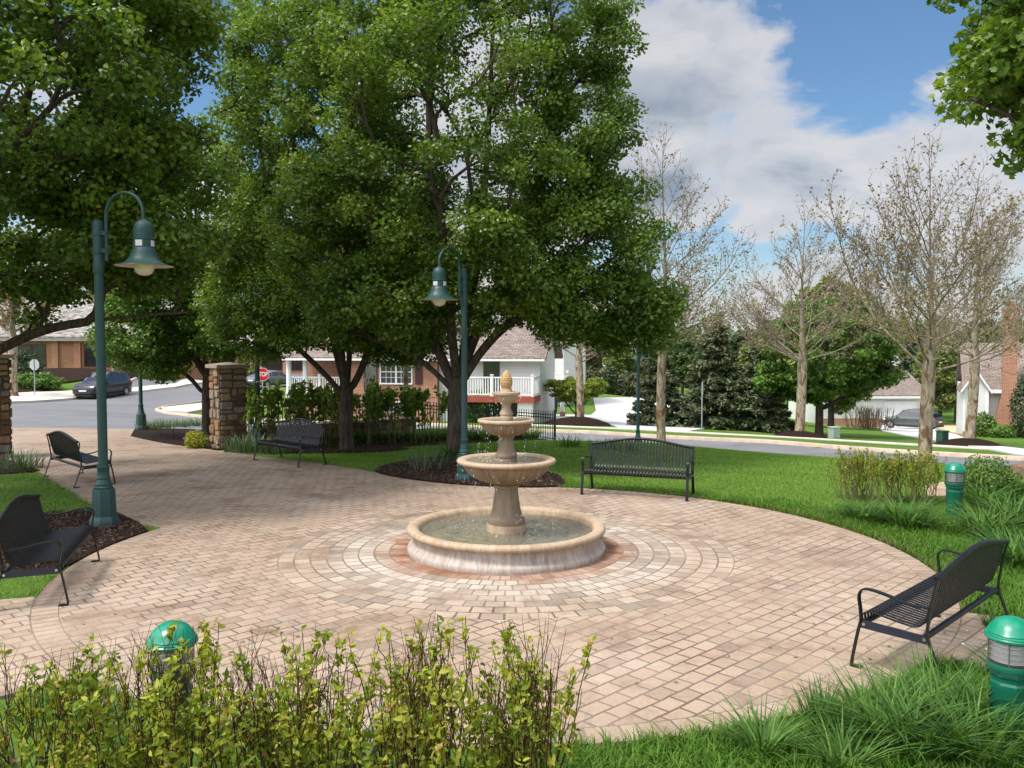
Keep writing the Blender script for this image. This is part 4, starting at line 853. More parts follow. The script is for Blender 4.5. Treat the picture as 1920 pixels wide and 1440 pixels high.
LAWNS = [([(-4.5, 17.5), (-2, 15.6), (0, 14.6), (3, 13.2), (5, 11), (9, 10.5), (14, 13)] + crest[::1] + [(-3.4, 26), (-6, 21)], 250000, [PAVE, bed1, bed2]),
         ([(-4.6, 11.8), (-4.6, 6), (-9, 5), (-12, 10), (-12, 16.5), (-9, 16.8)], 32000, [PAVE, bed3, bed4])]
qs = np.concatenate([scatter(p_, n_, av) for p_, n_, av in LAWNS]); H = RNG.uniform(.028, .055, len(qs))
pn = np.sin(qs[:, 0] * 1.1 + qs[:, 1] * .7) * np.sin(qs[:, 1] * 1.7 - qs[:, 0] * .5)
st = np.sin((qs[:, 0] * .35 + qs[:, 1] * .94) * 2 * PI / 1.1)
o = blades('lawn_grass', M_LAWN, qs[:, 0], qs[:, 1], terr(qs[:, 0], qs[:, 1]), H, .010, .8, 1, RNG.uniform(.3, .68, len(qs)) + .07 * pn + .12 * st); tag(o, 'mown green lawn around the plaza', 'grass', kind='stuff')
# unmown longer fringe along the plaza edge
ang = np.concatenate([RNG.uniform(R(-78), R(86), 26000), RNG.uniform(R(-128), R(-112), 3000)]); rr = PCR + .02 + np.abs(RNG.normal(size=len(ang))) * .28
rr = np.where((ang > R(-78)) & (ang < R(40)), PCR + .02 + np.abs(RNG.normal(size=len(ang))) * .45, rr)
x = PCX + rr * np.cos(ang); y = PCY + rr * np.sin(ang); H = RNG.uniform(.045, .115, len(x)) * np.where(ang < R(45), 1.15, .6)
_k = ~inpoly(x, y, PAVE); x, y, H, ang, rr = x[_k], y[_k], H[_k], ang[_k], rr[_k]
dead = (RNG.uniform(0, 1, len(x)) < np.exp(-(rr - PCR) / .10) * .42)
o = blades('edge_grass', M_BLADE, x, y, terr(x, y), H, .011, .8, 2, np.where(dead, 1.0, RNG.uniform(0, .75, len(x)))); tag(o, 'longer ragged grass fringing the paved circle', 'grass', kind='stuff')
# loose turf at the bottom right corner
q = scatter([(.3, 5.5), (1.6, 5.75), (3.2, 6.6), (4.3, 8), (6.5, 6.6), (7.5, 3), (3, 2.6), (-.5, 3.2), (-.4, 4.9)], 46000, [PAVE]); H = RNG.uniform(.06, .15, len(q))
o = blades('rough_grass', M_BLADE, q[:, 0], q[:, 1], terr(q[:, 0], q[:, 1]), H, .011, .8, 2, RNG.uniform(0, .85, len(q))); tag(o, 'rough grass between the daylilies beside the near bench', 'grass', kind='stuff')
q = scatter([(4.9, 9.5), (5.0, 11), (4.3, 12.6), (6, 14), (9, 14.4), (10.5, 12), (9, 8.5)], 22000, [PAVE]); H = RNG.uniform(.03, .09, len(q))
o = blades('rough_grass', M_BLADE, q[:, 0], q[:, 1], terr(q[:, 0], q[:, 1]), H, .012, .8, 2, RNG.uniform(0, .8, len(q))); tag(o, 'rough grass in the border round the far right lamp bollard', 'grass', kind='stuff')

def clump_mesh(n, h, w, r, seed, lean=.9, segs=5, tb=0):
    rng = np.random.default_rng(seed); a = rng.uniform(0, 2 * PI, n); rr = r * rng.uniform(0, 1, n) ** .5
    return blades('', None, rr * np.cos(a), rr * np.sin(a), np.zeros(n) - .01, h * rng.uniform(.65, 1.1, n), w * rng.uniform(.7, 1.2, n), lean, segs, rng.uniform(0, .9, n) + tb, rng=rng, dirs=a + rng.normal(size=n) * .7, build=False)
def clump(name, label, cat, x, y, seed, n=120, h=.45, w=.022, r=.14, mat=None, group=None, lean=.95, segs=5):
    m = clump_mesh(n, h, w, r, seed, lean, segs); o = m.build(name, mat or M_LILY, None, uv=False); o.location = (x, y, gz(x, y)); return tag(o, label, cat, group)
LG = 'daylily clumps'
near_l = [(1880,1395,'daylily clump crowding the near lamp bollard at the right corner'),(1760,1350,'daylily clump under the back leg of the near bench'),(1650,1400,'daylily clump at the bottom edge below the near bench'),(1540,1385,'upright daylily tuft at the paving edge left of the near bench leg'),(1735,1430,'daylily clump at the bottom between bench and corner'),(1840,1445,'daylily clump cut by the bottom edge near the corner bollard'),(1430,1425,'small daylily tuft at the paving edge furthest from the bollard'),(1580,1450,'daylily clump cut by the bottom edge below the small tufts'),(1900,1290,'daylily clump behind the near lamp bollard')]
for i, (px, py, lb) in enumerate(near_l):
    p = at(px, py); big = i in (0, 1, 2, 4, 5)
    clump('daylily', lb, 'daylily', *p, 100 + i, 170 if big else 90, .50 if big else .36, .019, .17 if big else .10, None, LG, .95 if i != 3 else .5, 5)
right_l = [(1700,990,'daylily clump at the grass edge left of the far lamp bollard'),(1845,1005,'arching daylily clump below the far lamp bollard'),(1845,950,'daylily clump between bollard and bright boxwood'),(1905,985,'daylily clump at the right border below the boulder'),(1625,975,'small daylily clump below the twiggy hedge'),(1895,935,'daylily clump beside the boulder'),(1910,1060,'daylily clump at the right edge beyond the near bench')]
for i, (px, py, lb) in enumerate(right_l):
    p = at(px, py); clump('daylily', lb, 'daylily', *p, 120 + i, 210, .54 if i != 4 else .40, .026, .24, None, LG, 1.25, 6)
p = at(1858, 1180); clump('grass_tuft', 'lone grass tuft in the paving beside the near lamp bollard', 'grass tuft', *p, 140, 60, .22, .012, .06, None, None, .8, 3)
# row of daylilies along the iron fence
for i in range(15):
    f = i / 14; x = -4.6 + 5.2 * f; y = 22.9 + 4.6 * f - .5 + .15 * math.sin(i * 2.3)
    clump('fence_daylily', 'leafy daylily in the row at the foot of the iron fence', 'daylily', x, y, 150 + i, 110, .62, .035, .22, None, 'daylilies along the iron fence', .9, 4)
# blue green bulbs (daffodil leaves)
DG = 'daffodil leaf clumps'
daff = [(425,838,'daffodil leaves at the right foot of the stone pillar'),(455,848,'daffodil leaves between pillar and bench facing the walkway'),(485,845,'daffodil leaves behind the left end of the bench facing the walkway'),(515,850,'daffodil leaves directly behind the bench facing the walkway'),(280,806,'daffodil leaves beside the base of the far lamp post'),(310,802,'daffodil leaves in the street bed right of the far lamp post'),(340,800,'daffodil leaves in the middle of the street bed'),(368,798,'daffodil leaves in the street bed next to the pear tree'),(470,830,'daffodil leaves against the low stone wall'),(38,880,'spiky daffodil clump in front of the left stone pillar'),(800,880,'daffodil clump in the mulch left of the big tree'),(815,872,'daffodil clump next to the big tree foot')]
for i, (px, py, lb) in enumerate(daff):
    p = at(px, py); clump('daffodil_leaves', lb, 'plant', *p, 180 + i, 130 if i < 10 else 40, .50, .028, .42, M_GLAUC, DG, .6, 4)
p = at(848, 868); clump('daylily', 'green daylily clump at the foot of the big tree', 'daylily', *p, 199, 130, .6, .03, .22, None, LG, .7, 4)
for i, (px, py, lb) in enumerate([(1065,838,'low weedy tuft on the lawn edge near the fence end'),(1130,842,'weedy tuft behind the left end of the back bench'),(1175,846,'weedy tuft at the foot of the small street lamp')]):
    p = at(px, py); clump('grass_tuft', lb, 'grass tuft', *p, 210 + i, 70, .40, .03, .3, None, None, .8, 3)

# ---- twiggy shrubs
def shrub(name, label, cat, x, y, w, d, h, nstem, seed, leafmat, twigmat, leafsize, nleaf, group=None, bare=.35, tmpl=T_OVATE, r0=.006, low=.25, topw=1.0, straight=.6, zr=.85, flat=False, lw=.85):
    rng = np.random.default_rng(seed); t = thing(name, label, cat, (x, y, gz(x, y)), 0, group); m = MB(); C = []; A = []; TI = []
    for i in range(nstem):
        bx_, by_ = rng.uniform(-.42, .42) * w, rng.uniform(-.42, .42) * d; tx, ty = bx_ * topw * 1.15 + rng.normal() * .10, by_ * topw * 1.15 + rng.normal() * .08
        hh = h * (rng.uniform(zr, 1.08) if not flat else rng.uniform(.9, 1.02)); k = 7; f = np.linspace(0, 1, k); wob = rng.normal(size=(k, 3)) * .018; wob[0] = 0
        p = np.c_[bx_ + (tx - bx_) * f ** straight, by_ + (ty - by_) * f ** straight, hh * f] + np.cumsum(wob, 0) * .6
        m.tube(p, np.linspace(r0, r0 * .35, k), 4, caps=False); ends = [p[2:]]
        for b in range(rng.integers(2, 6)):
            q = p[rng.integers(2, k - 1)]; a = rng.uniform(0, 2 * PI); L = h * rng.uniform(.12, .34); e = q + np.array([math.cos(a) * L * .45, math.sin(a) * L * .45, L]); e[2] = min(e[2], h * 1.1)
            mid = (q + e) / 2 + np.array([math.cos(a), math.sin(a), 0]) * L * .1; m.tube([q, mid, e], [r0 * .5, r0 * .4, r0 * .22], 3, caps=False); ends.append(np.array([q, mid, e]))
        tb = rng.uniform(.1, .7)
        for s in ends:
            if rng.uniform() < bare: continue
            kk = max(2, int(nleaf / nstem / 4 * rng.uniform(.6, 1.5))); fr = rng.uniform(0, 1, kk) ** .7 * (len(s) - 1); j = np.minimum(fr.astype(int), len(s) - 2); g_ = (fr - j)[:, None]; c = s[j] * (1 - g_) + s[j + 1] * g_
            keep = c[:, 2] > low * h * rng.uniform(.5, 1.3, kk); c = c[keep]; ax = unit(rng.normal(size=(len(c), 3)) * .8 + np.array([0, 0, .7])); C.append(c + ax * leafsize * .55); A.append(ax); TI.append(np.clip(tb + rng.normal(size=len(c)) * .2, 0, 1))
    for i in range(int(nstem * 1.1) if lw < .8 else 0):
        a = rng.uniform(0, 2 * PI); b0 = np.array([rng.uniform(-.45, .45) * w, rng.uniform(-.4, .4) * d, h * rng.uniform(.45, .75)]); L = h * rng.uniform(.25, .5); e = b0 + np.array([math.cos(a) * L * .35, math.sin(a) * L * .35, L])
        mid = b0 * .45 + e * .55 + rng.normal(size=3) * .015; m.tube([b0, mid, e], [r0 * .5, r0 * .38, r0 * .2], 3, caps=False); q = mid + np.array([rng.normal() * .05, rng.normal() * .05, L * .42]); m.tube([mid, q], [r0 * .36, r0 * .2], 3, caps=False)
    m.build('stems', twigmat, t, smooth=True, angle=180, uv=False)
    leaf_cloud('leaves', leafmat, np.concatenate(C), leafsize, .35, np.concatenate(TI), tmpl, t, axis_=np.concatenate(A), rng=rng, szvar=.5, width=lw); return t
SG = 'twiggy spring shrubs in the foreground'
y0 = 4.45
for i, (px0, px1, d, h, lb, n, nl) in enumerate([(-90, 175, 4.3, .80, 'leftmost foreground shrub with pale new leaves', 40, 1900), (170, 420, 4.45, .86, 'foreground shrub growing round the green lamp bollard', 56, 2700), (400, 660, 4.4, .88, 'foreground shrub right of the hidden lamp bollard', 52, 2600), (690, 1080, 4.4, .93, 'foreground shrub with bare red twigs standing alone before the fountain', 80, 3800)]):
    x0, x1 = (px0 - 960) / 1600 * d, (px1 - 960) / 1600 * d
    shrub('spring_shrub', lb, 'shrub', (x0 + x1) / 2, d, (x1 - x0) * .92, .75, h, n, 300 + i, M_SHRUB, M_TWIG, .046, int(nl * 1.22), SG, .30, r0=.0056, low=.10, zr=.60, lw=.58)
for i, (px, d, lb) in enumerate([(225, 4.75, 'strap leaved clump among the foreground shrubs by the bollard'), (520, 4.7, 'strap leaved clump between the two middle foreground shrubs'), (60, 4.55, 'strap leaved clump in the bottom left corner'), (640, 4.85, 'strap leaved clump in the gap between the foreground shrubs')]):
    x, y = atd(px, d); clump('strap_leaf_clump', lb, 'plant', x, y, 320 + i, 60, .62, .022, .2, M_GLAUC, None, .55, 5)
p = [at(1600, 938), at(1655, 941), at(1718, 944)]
for i, (q, lb) in enumerate(zip(p, ('left third of the clipped twiggy hedge by the far bollard', 'middle of the clipped twiggy hedge by the far bollard', 'right third of the clipped twiggy hedge by the far bollard'))):
    shrub('twiggy_hedge', lb, 'hedge', *q, .56, .6, .76, 46, 330 + i, M_SHRUB, M_TANTWIG, .030, 1900, 'clipped twiggy hedge plants', .05, r0=.005, low=.38, flat=True, topw=.95)
# broad leaved hedge in front of the fence
for i in range(6):
    f = i / 5; x = -6.3 + 3.7 * f; y = 22.1 + 1.9 * f - .35
    shrub('leggy_hedge', ['hedge plant beside the stone pillar', 'hedge plant behind the slim lamp post', 'hedge plant right of the slim lamp post', 'hedge plant behind the bench facing the walkway', 'hedge plant left of the second pear trunk', 'hedge plant right of the second pear trunk'][i], 'hedge', x, y, .95, .8, 1.52 - .05 * (i == 5), 12, 340 + i, M_HEDGE, M_TANTWIG, .12, 1500, 'leggy hedge plants along the fence', .05, tmpl=T_RHOMB, r0=.016, low=.62, topw=1.15, flat=True)
def bush(name, label, x, y, rx, ry, rz, n, size, mat, seed, group=None, tmpl=T_RHOMB, cz=.85):
    rng = np.random.default_rng(seed); t = thing(name, label, 'shrub', (x, y, gz(x, y)), 0, group)
    d = unit(rng.normal(size=(n, 3))); q = rng.uniform(.62, 1.04, (n, 1)) * (1 + .14 * np.sin(d[:, :1] * 7 + seed) * np.cos(d[:, 1:2] * 6) + .08 * np.sin(d[:, 2:] * 9)); c = d * q * np.array([rx, ry, rz]) + np.array([0, 0, rz * cz]); ok = c[:, 2] > 0
    leaf_cloud('foliage', mat, c[ok], size, .5, rng.uniform(0, 1, ok.sum()), tmpl, t, d[ok], .8, rng=rng)
    m = MB()
    for i in range(7): a = rng.uniform(0, 2 * PI); m.tube([(0, 0, -.05), (math.cos(a) * rx * .3, math.sin(a) * ry * .3, rz * .7), (math.cos(a) * rx * .65, math.sin(a) * ry * .65, rz * 1.2)], [.02, .014, .006], 4, caps=False)
    m.build('stems', M_TANTWIG, t, uv=False); return t
bush('boxwood', 'bright green boxwood bush beside the far lamp bollard', *at(1850, 935), .50, .5, .36, 4200, .04, M_BOX, 401)
bush('yellow_shrub', 'small golden shrub at the left foot of the stone pillar', -8.05, 21.6, .28, .28, .24, 1100, .05, M_SHRUB, 402)
bush('round_shrub', 'round clipped shrub in front of the white deck', *atd(903, 45.5), 1.0, 1.0, .92, 2600, .14, M_BOX, 403)
bush('house_shrub', 'green shrub left of the brick chimney', *atd(1848, 46.5), .62, .6, .70, 1500, .13, M_BOX, 404)
bush('house_shrub', 'low shrub at the foot of the brick chimney', *atd(1885, 45.2), .75, .6, .36, 1300, .12, M_PEAR2, 405)
bush('house_shrub', 'tall dark shrub at the right end of the white house', *atd(1922, 45.2), .62, .6, 1.75, 2600, .14, M_SPRUCE, 406)
bush('bank_shrub', 'light green shrub on the mulch bank left of the black car', *atd(66, 64), 1.9, 1.2, .62, 1800, .22, M_BOX, 407)
bush('bank_shrub', 'dark shrub on the mulch bank beside the stop sign back', *atd(48, 66), 1.1, 1, 1.25, 1500, .2, M_FAR[3], 408)
bush('bank_shrub', 'shrub on the bank behind the car at the orange office', *atd(270, 72), 2.2, 1.4, .95, 2200, .24, M_FAR[0], 409)
bush('bank_shrub', 'shrub beside the parked sedan in front of the office', *atd(445, 85), 2.6, 1.6, 1.0, 2200, .26, M_FAR[1], 410)
bush('conifer_shrub', 'slim cypress on the far side of the concrete drive', *atd(1143, 79), .75, .75, 1.35, 1500, .2, M_FAR[3], 411, cz=1)
for i, (px, w) in enumerate(((1085, 3.2), (1125, 3.0), (1165, 3.2), (1200, 3))):
    bush('far_hedge', ['far brown hedge left part behind the drive', 'far hedge behind the slim cypress', 'far hedge right of the slim cypress', 'far hedge behind the small street lamp'][i], *atd(px, 84), w, 1.5, 1.25, 1600, .32, M_FAR[2 if i % 2 else 3], 420 + i, 'far hedge plants')
for i, px in enumerate((1606, 1622, 1636, 1650)):
    shrub('bare_shrub', ['leftmost bare fan shaped shrub by the garage drive', 'second bare fan shaped shrub by the garage drive', 'third bare fan shaped shrub by the garage drive', 'rightmost bare fan shaped shrub by the garage drive'][i], 'shrub', *atd(px, 62 - i), 1.5, 1.2, 1.55, 26, 430 + i, M_BUD, M_TANTWIG, .06, 260, 'bare shrubs by the garage drive', .6, r0=.02, topw=1.5, low=.5)
# fallen leaves and petals on the paving
n = 170; a = RNG.uniform(0, 2 * PI, n); r_ = PCR * RNG.uniform(.3, 1, n) ** .5; C = np.c_[PCX + r_ * np.cos(a), PCY + r_ * np.sin(a), np.full(n, .022)]
C2 = np.c_[at(1858, 1215)[0] + RNG.normal(size=22) * .25, at(1858, 1215)[1] + RNG.normal(size=22) * .2, np.full(22, .022)]
o = leaf_cloud('fallen_leaves', M_BUD, C, .035, 6, RNG.uniform(0, .4, len(C)), T_RHOMB); tag(o, 'small fallen leaves scattered over the pavers', 'leaves', kind='stuff')
o = leaf_cloud('fallen_petals', M_WHITE, C2, .03, 6, None, T_RHOMB); tag(o, 'white petals on the pavers beside the near bollard', 'petals', kind='stuff')
# wood chips on the mulch
q = np.concatenate([scatter(bed1, 2600), scatter(bed3, 2600, [PAVE]), scatter(bed2, 2000)]); C = np.c_[q, terr(q[:, 0], q[:, 1]) + .05]
o = leaf_cloud('wood_chips', simple('wood_chip', (.10, .06, .04), .95, var=.5, scale=20), C, .06, .8, None, T_RHOMB, width=.35, szvar=.6); tag(o, 'dark wood chips on the mulch beds', 'mulch', kind='stuff')
# ------------------------------------------------------------------ fountain
ft = thing('fountain', 'three tiered stone fountain with pinecone top in the middle of the paved circle', 'fountain', (FX, FY, .012))
def arcprof(c, r, a0, a1, n): return [(c[0] + r * math.cos(R(a0 + (a1 - a0) * i / (n - 1))), c[1] + r * math.sin(R(a0 + (a1 - a0) * i / (n - 1)))) for i in range(n)]
# basin: plinth, hollow wall
m = MB(); m.lathe([(1.0, .10), (1.17, .0), (1.215, .0), (1.225, .05), (1.205, .075), (1.175, .095), (1.155, .14), (1.155, .19), (1.175, .228)], 96, caps=False)
b = m.build('basin_wall', M_BASIN, ft, smooth=True, angle=60)
m = MB(); m.lathe([(1.175, .226)] + arcprof((1.185, .268), .042, -80, 90, 7) + [(1.14, .312), (1.10, .300), (1.075, .27), (1.06, .10)], 96, caps=False)
m.build('basin_rim', M_RIM, ft, smooth=True, angle=60)
m = MB(); m.lathe([(1.07, .10), (.6, .10), (.01, .10)], 64, caps=False); m.build('basin_floor', M_POOL, ft)
m = MB(); nr, ns = 26, 96; vs = []
rs = np.linspace(.2, 1.068, nr); th = np.arange(ns) * 2 * PI / ns
RR, TT = np.meshgrid(rs, th, indexing='ij'); WZ = .232 + .006 * np.sin(RR * 38) * np.exp(-((RR - .62) / .3) ** 2) + RNG.normal(size=RR.shape) * .0025
i = np.arange(nr - 1)[:, None] * ns; j = np.arange(ns)[None]; j2 = (j + 1) % ns
m.add(np.stack([RR * np.cos(TT), RR * np.sin(TT), WZ], -1).reshape(-1, 3), [np.stack([i + j, i + ns + j, i + ns + j2, i + j2], -1).reshape(-1, 4)])
m.build('basin_water', M_WATER, ft, smooth=True, angle=180)
for a, r_ in ((205, .78), (245, .86), (330, .80), (15, .72), (150, .8)):
    m = MB(); m.lathe([(.09, .12), (.09, .18), (.075, .196), (.0, .20)], 16, (r_ * math.cos(R(a)), r_ * math.sin(R(a)), 0)); m.build('underwater_lamp', M_GALV, ft, smooth=True, angle=30)
# foot block and pedestal with long leaf reliefs
m = MB(); m.lathe([(.245, .10), (.245, .30), (.24, .318), (.2, .32)], 40); m.build('pedestal_foot', M_RIM, ft, smooth=True, angle=40)
def petals(n, k, z0, z1, p=1.0):
    def f(r, z, a):
        w = max(0, min(1, (z - z0) / (z1 - z0))); e = math.sin(PI * w) ** p if 0 < w < 1 else 0
        return r * (1 + k * e * (np.abs(np.cos(a * n / 2)) ** .6 - .5))
    return f
m = MB(); m.lathe([(.225, .32), (.232, .345), (.228, .385), (.205, .40), (.20, .415), (.182, .46), (.163, .53), (.15, .62), (.143, .70), (.142, .755), (.155, .765), (.155, .80), (.14, .81), (.15, .83)], 72, mod=petals(10, .10, .42, .75)); m.build('pedestal', M_PED, ft, smooth=True, angle=50)
# lower bowl
bowl = [(.15, .815), (.20, .83), (.30, .855), (.40, .90), (.48, .965), (.525, 1.03), (.54, 1.075)]
m = MB(); m.lathe(bowl, 96, mod=petals(18, .085, .82, 1.06, .7)); m.build('lower_bowl', M_BOWL, ft, smooth=True, angle=60)
m = MB(); m.lathe([(.54, 1.07)] + arcprof((.586, 1.098), .028, -90, 90, 6) + [(.53, 1.127), (.50, 1.115), (.46, 1.06), (.2, 1.0)], 80, caps=False); m.build('lower_bowl_rim', M_RIM, ft, smooth=True, angle=60)
m = MB(); m.lathe([(.505, 1.103), (.3, 1.106), (.05, 1.104)], 64, caps=False); m.build('lower_bowl_water', M_WATER, ft, smooth=True, angle=180)
# middle stem and bowl
m = MB(); m.lathe([(.135, 1.04), (.14, 1.12), (.128, 1.135), (.138, 1.15), (.138, 1.175), (.118, 1.20), (.10, 1.25), (.088, 1.31), (.085, 1.37), (.10, 1.385), (.11, 1.40), (.12, 1.415)], 48, mod=petals(8, .06, 1.2, 1.37)); m.build('middle_stem', M_PED, ft, smooth=True, angle=50)
m = MB(); m.lathe([(.10, 1.405), (.17, 1.42), (.24, 1.455), (.285, 1.505), (.305, 1.55), (.315, 1.575)], 80, mod=petals(14, .09, 1.41, 1.56, .7)); m.build('middle_bowl', M_BOWL, ft, smooth=True, angle=60)
m = MB(); m.lathe([(.31, 1.57)] + arcprof((.335, 1.592), .022, -90, 90, 6) + [(.31, 1.614), (.285, 1.60), (.26, 1.56), (.1, 1.53)], 72, caps=False); m.build('middle_bowl_rim', M_RIM, ft, smooth=True, angle=60)
m = MB(); m.lathe([(.288, 1.596), (.15, 1.598), (.03, 1.597)], 48, caps=False); m.build('middle_bowl_water', M_WATER, ft, smooth=True, angle=180)
# upper stem, top bowl and finial
m = MB(); m.lathe([(.075, 1.55), (.083, 1.61), (.083, 1.64), (.075, 1.655), (.083, 1.67), (.082, 1.69), (.06, 1.73), (.054, 1.765), (.06, 1.79), (.075, 1.805), (.10, 1.83), (.13, 1.865), (.142, 1.90), (.15, 1.91)], 48); m.build('upper_stem', M_RIM, ft, smooth=True, angle=40)
m = MB(); m.lathe([(.148, 1.905), (.172, 1.915), (.176, 1.93), (.172, 1.947), (.12, 1.952), (.08, 1.95), (.072, 1.975), (.068, 1.99)], 48); m.build('top_bowl', M_RIM, ft, smooth=True, angle=40)
m = MB(); pr = [(.045, 1.985)]; npz = 40
for q in range(npz):
    t = q / (npz - 1); z = 1.985 + .235 * t; rr = .075 * (math.sin(PI * (t * .80 + .20)) ** .75) if t < 1 else .004; pr.append((max(rr, .004), z))
def cone(r, z, a):
    t = (z - 1.985) / .235
    if t <= 0 or t >= .97: return np.full(len(a), r)
    row = t * 9; k = np.floor(row); ph = (row - k); off = (k % 2) * PI / 12
    return r * (1 + .13 * (1 - ph) * (np.abs(np.cos((a + off) * 6)) ** .5) - .03)
m.lathe(pr, 96, mod=cone); m.build('pinecone_finial', M_FINIAL, ft, smooth=True, angle=80)
# falling water: streaks and droplets below each rim
m = MB(); rng = np.random.default_rng(9)
def drop(x, y, z, s, st):
    m.add(np.array([[x, y, z + st], [x + s, y, z], [x, y + s, z], [x - s, y, z], [x, y - s, z], [x, y, z - s]]), [np.array([[0,1,2],[0,2,3],[0,3,4],[0,4,1],[5,2,1],[5,3,2],[5,4,3],[5,1,4]])])
for (r0, z1, z0, n) in ((.605, 1.06, .22, 110), (.362, 1.56, 1.11, 70), (.18, 1.9, 1.6, 36)):
    for q in range(n):
        a = rng.choice(np.linspace(0, 2 * PI, 15)[:-1]) + rng.normal() * .05; z = rng.uniform(z0, z1); f = (z1 - z) / (z1 - z0); r_ = r0 + .03 * f + rng.normal() * .012; drop(r_ * math.cos(a), r_ * math.sin(a), z, rng.uniform(.0016, .0034), rng.uniform(.008, .035))
for (r0, z) in ((.62, .222), (.37, 1.11)):
    for q in range(45): a = rng.uniform(0, 2 * PI); r_ = r0 * rng.normal(.8, .14); drop(r_ * math.cos(a), r_ * math.sin(a), z + abs(rng.normal()) * .045, rng.uniform(.003, .006), .006)
o = m.build('water_drops', M_DROP, ft, uv=False); o['kind'] = 'stuff'

# ------------------------------------------------------------------ benches
def strap(m, x, prof, w=.0305, t=.006):
    P = np.array(prof); T = np.gradient(P, axis=0); T /= np.linalg.norm(T, axis=1)[:, None]; N = np.stack([-T[:, 1], T[:, 0]], 1); k = len(P); V = []
    for sx, sn in ((-1, -1), (1, -1), (1, 1), (-1, 1)): V.append(np.c_[np.full(k, x + sx * w / 2), P[:, 0] + sn * N[:, 0] * t / 2, P[:, 1] + sn * N[:, 1] * t / 2])
    V = np.stack(V, 1).reshape(-1, 3); i = np.arange(k - 1)[:, None] * 4; j = np.arange(4)[None]; j2 = (j + 1) % 4
    m.add(V, [np.stack([i + j, i + j2, i + 4 + j2, i + 4 + j], -1).reshape(-1, 4), np.array([[3,2,1,0]]), np.array([[0,1,2,3]]) + (k - 1) * 4])
def flatbar(m, path, x, w=.045, t=.012):    # bar lying in the y,z plane, w wide in x
    strap(m, x, path, w, t)
BW = 1.76
def make_bench():
    t = thing('park_bench', '', 'bench', (0, 0, 0), 0, 'black slatted benches')
    n = 31; seat = MB(); back = MB()
    for i in range(n):
        f = -1 + 2 * i / (n - 1); x = f * (BW / 2 - .055); zt = .785 + .115 * (math.cos(f * PI * .92) * .5 + .5) ** .8
        bp = [(.265 + .02 * (zt - .785) / .1, zt), (.225, .62), (.195, .50), (.178, .452)]; bp = smooth_line(bp, 3)
        strap(back, x, bp)
        sp = smooth_line([(.178, .452), (.15, .415), (.10, .40), (0, .408), (-.13, .428), (-.215, .438), (-.262, .43), (-.290, .40), (-.285, .36)], 4); strap(seat, x, sp)
    seat.build('seat', M_BLACK, t, smooth=True, angle=50); back.build('backrest', M_BLACK, t, smooth=True, angle=50)
    m = MB(); f = np.linspace(-1, 1, 41); zt = .785 + .115 * (np.cos(f * PI * .92) * .5 + .5) ** .8 + .012; P = np.c_[f * (BW / 2 - .01), .268 + .02 * (zt - .797) / .1, zt]; m.tube(P, .022, 10); m.build('top_rail', M_BLACK, t, smooth=True, angle=60)
    for y, z in ((.20, .352), (-.255, .362)):
        m = MB(); m.tube([(-BW/2 + .01, y, z), (BW/2 - .01, y, z)], .024, 10); m.build('beam', M_BLACK, t, smooth=True, angle=60)
    for s in (-1, 1):
        x = s * BW / 2
        m = MB(); flatbar(m, smooth_line([(-.325, .004), (-.335, .006), (-.343, .03), (-.305, .25), (-.275, .385)], 4), x); flatbar(m, [(-.26, .005), (-.335, .005)], x); m.build('leg', M_BLACK, t, smooth=True, angle=40)
        m = MB(); flatbar(m, smooth_line([(.335, .02), (.255, .25), (.218, .36), (.222, .46), (.252, .66), (.285, .805)], 4), x); flatbar(m, [(.26, .005), (.345, .005), (.335, .03)], x); m.build('leg', M_BLACK, t, smooth=True, angle=40)
        m = MB(); flatbar(m, smooth_line([(-.275, .380), (-.283, .47), (-.295, .56), (-.275, .615), (-.225, .632), (-.10, .618), (.03, .588), (.14, .576), (.232, .585)], 5), x); m.build('armrest', M_BLACK, t, smooth=True, angle=40)
        m = MB(); xo = x + s * .0; m.hexa([(xo-.006,-.275,.318),(xo+.006,-.275,.318),(xo+.006,.225,.305),(xo-.006,.225,.305),(xo-.006,-.275,.382),(xo+.006,-.275,.382),(xo+.006,.225,.365),(xo-.006,.225,.365)]); sb = m.build('side_bar', M_NAVY, t)
        for y, z in ((-.25, .352), (.20, .338)):
            m = MB(); m.tube([(x + s * .004, y, z), (x + s * .016, y, z)], .013, 10); m.build('bolt', M_BOLT, sb, smooth=True, angle=40)
    return t
bench = make_bench()
def rz_facing(fx, fy): return math.atan2(fx, -fy)
benches = [((3.55, 7.02), (-.71, .705), 'black slatted bench beside the right corner lamp bollard, seen from behind'), ((2.12, 14.3), (-.355, -.935), 'black slatted bench on the lawn edge right behind the fountain'),
           ((-4.90, 8.93), (.955, .29), 'black slatted bench in front of the left lamp post'), ((-8.05, 15.75), (.72, .69), 'black slatted bench seen from behind its end, beyond the left lamp post'), ((-4.78, 18.25), (-.69, -.72), 'black slatted bench between stone pillar and pear tree, facing the walkway')]
for i, (p, f, lb) in enumerate(benches):
    z = .014 + (gz(*p) if i > 2 else 0)
    if i == 0: bench.location = (*p, z); bench.rotation_euler = (0, 0, rz_facing(*f)); bench['label'] = lb
    else: copy_thing(bench, (*p, z), rz_facing(*f), lb)

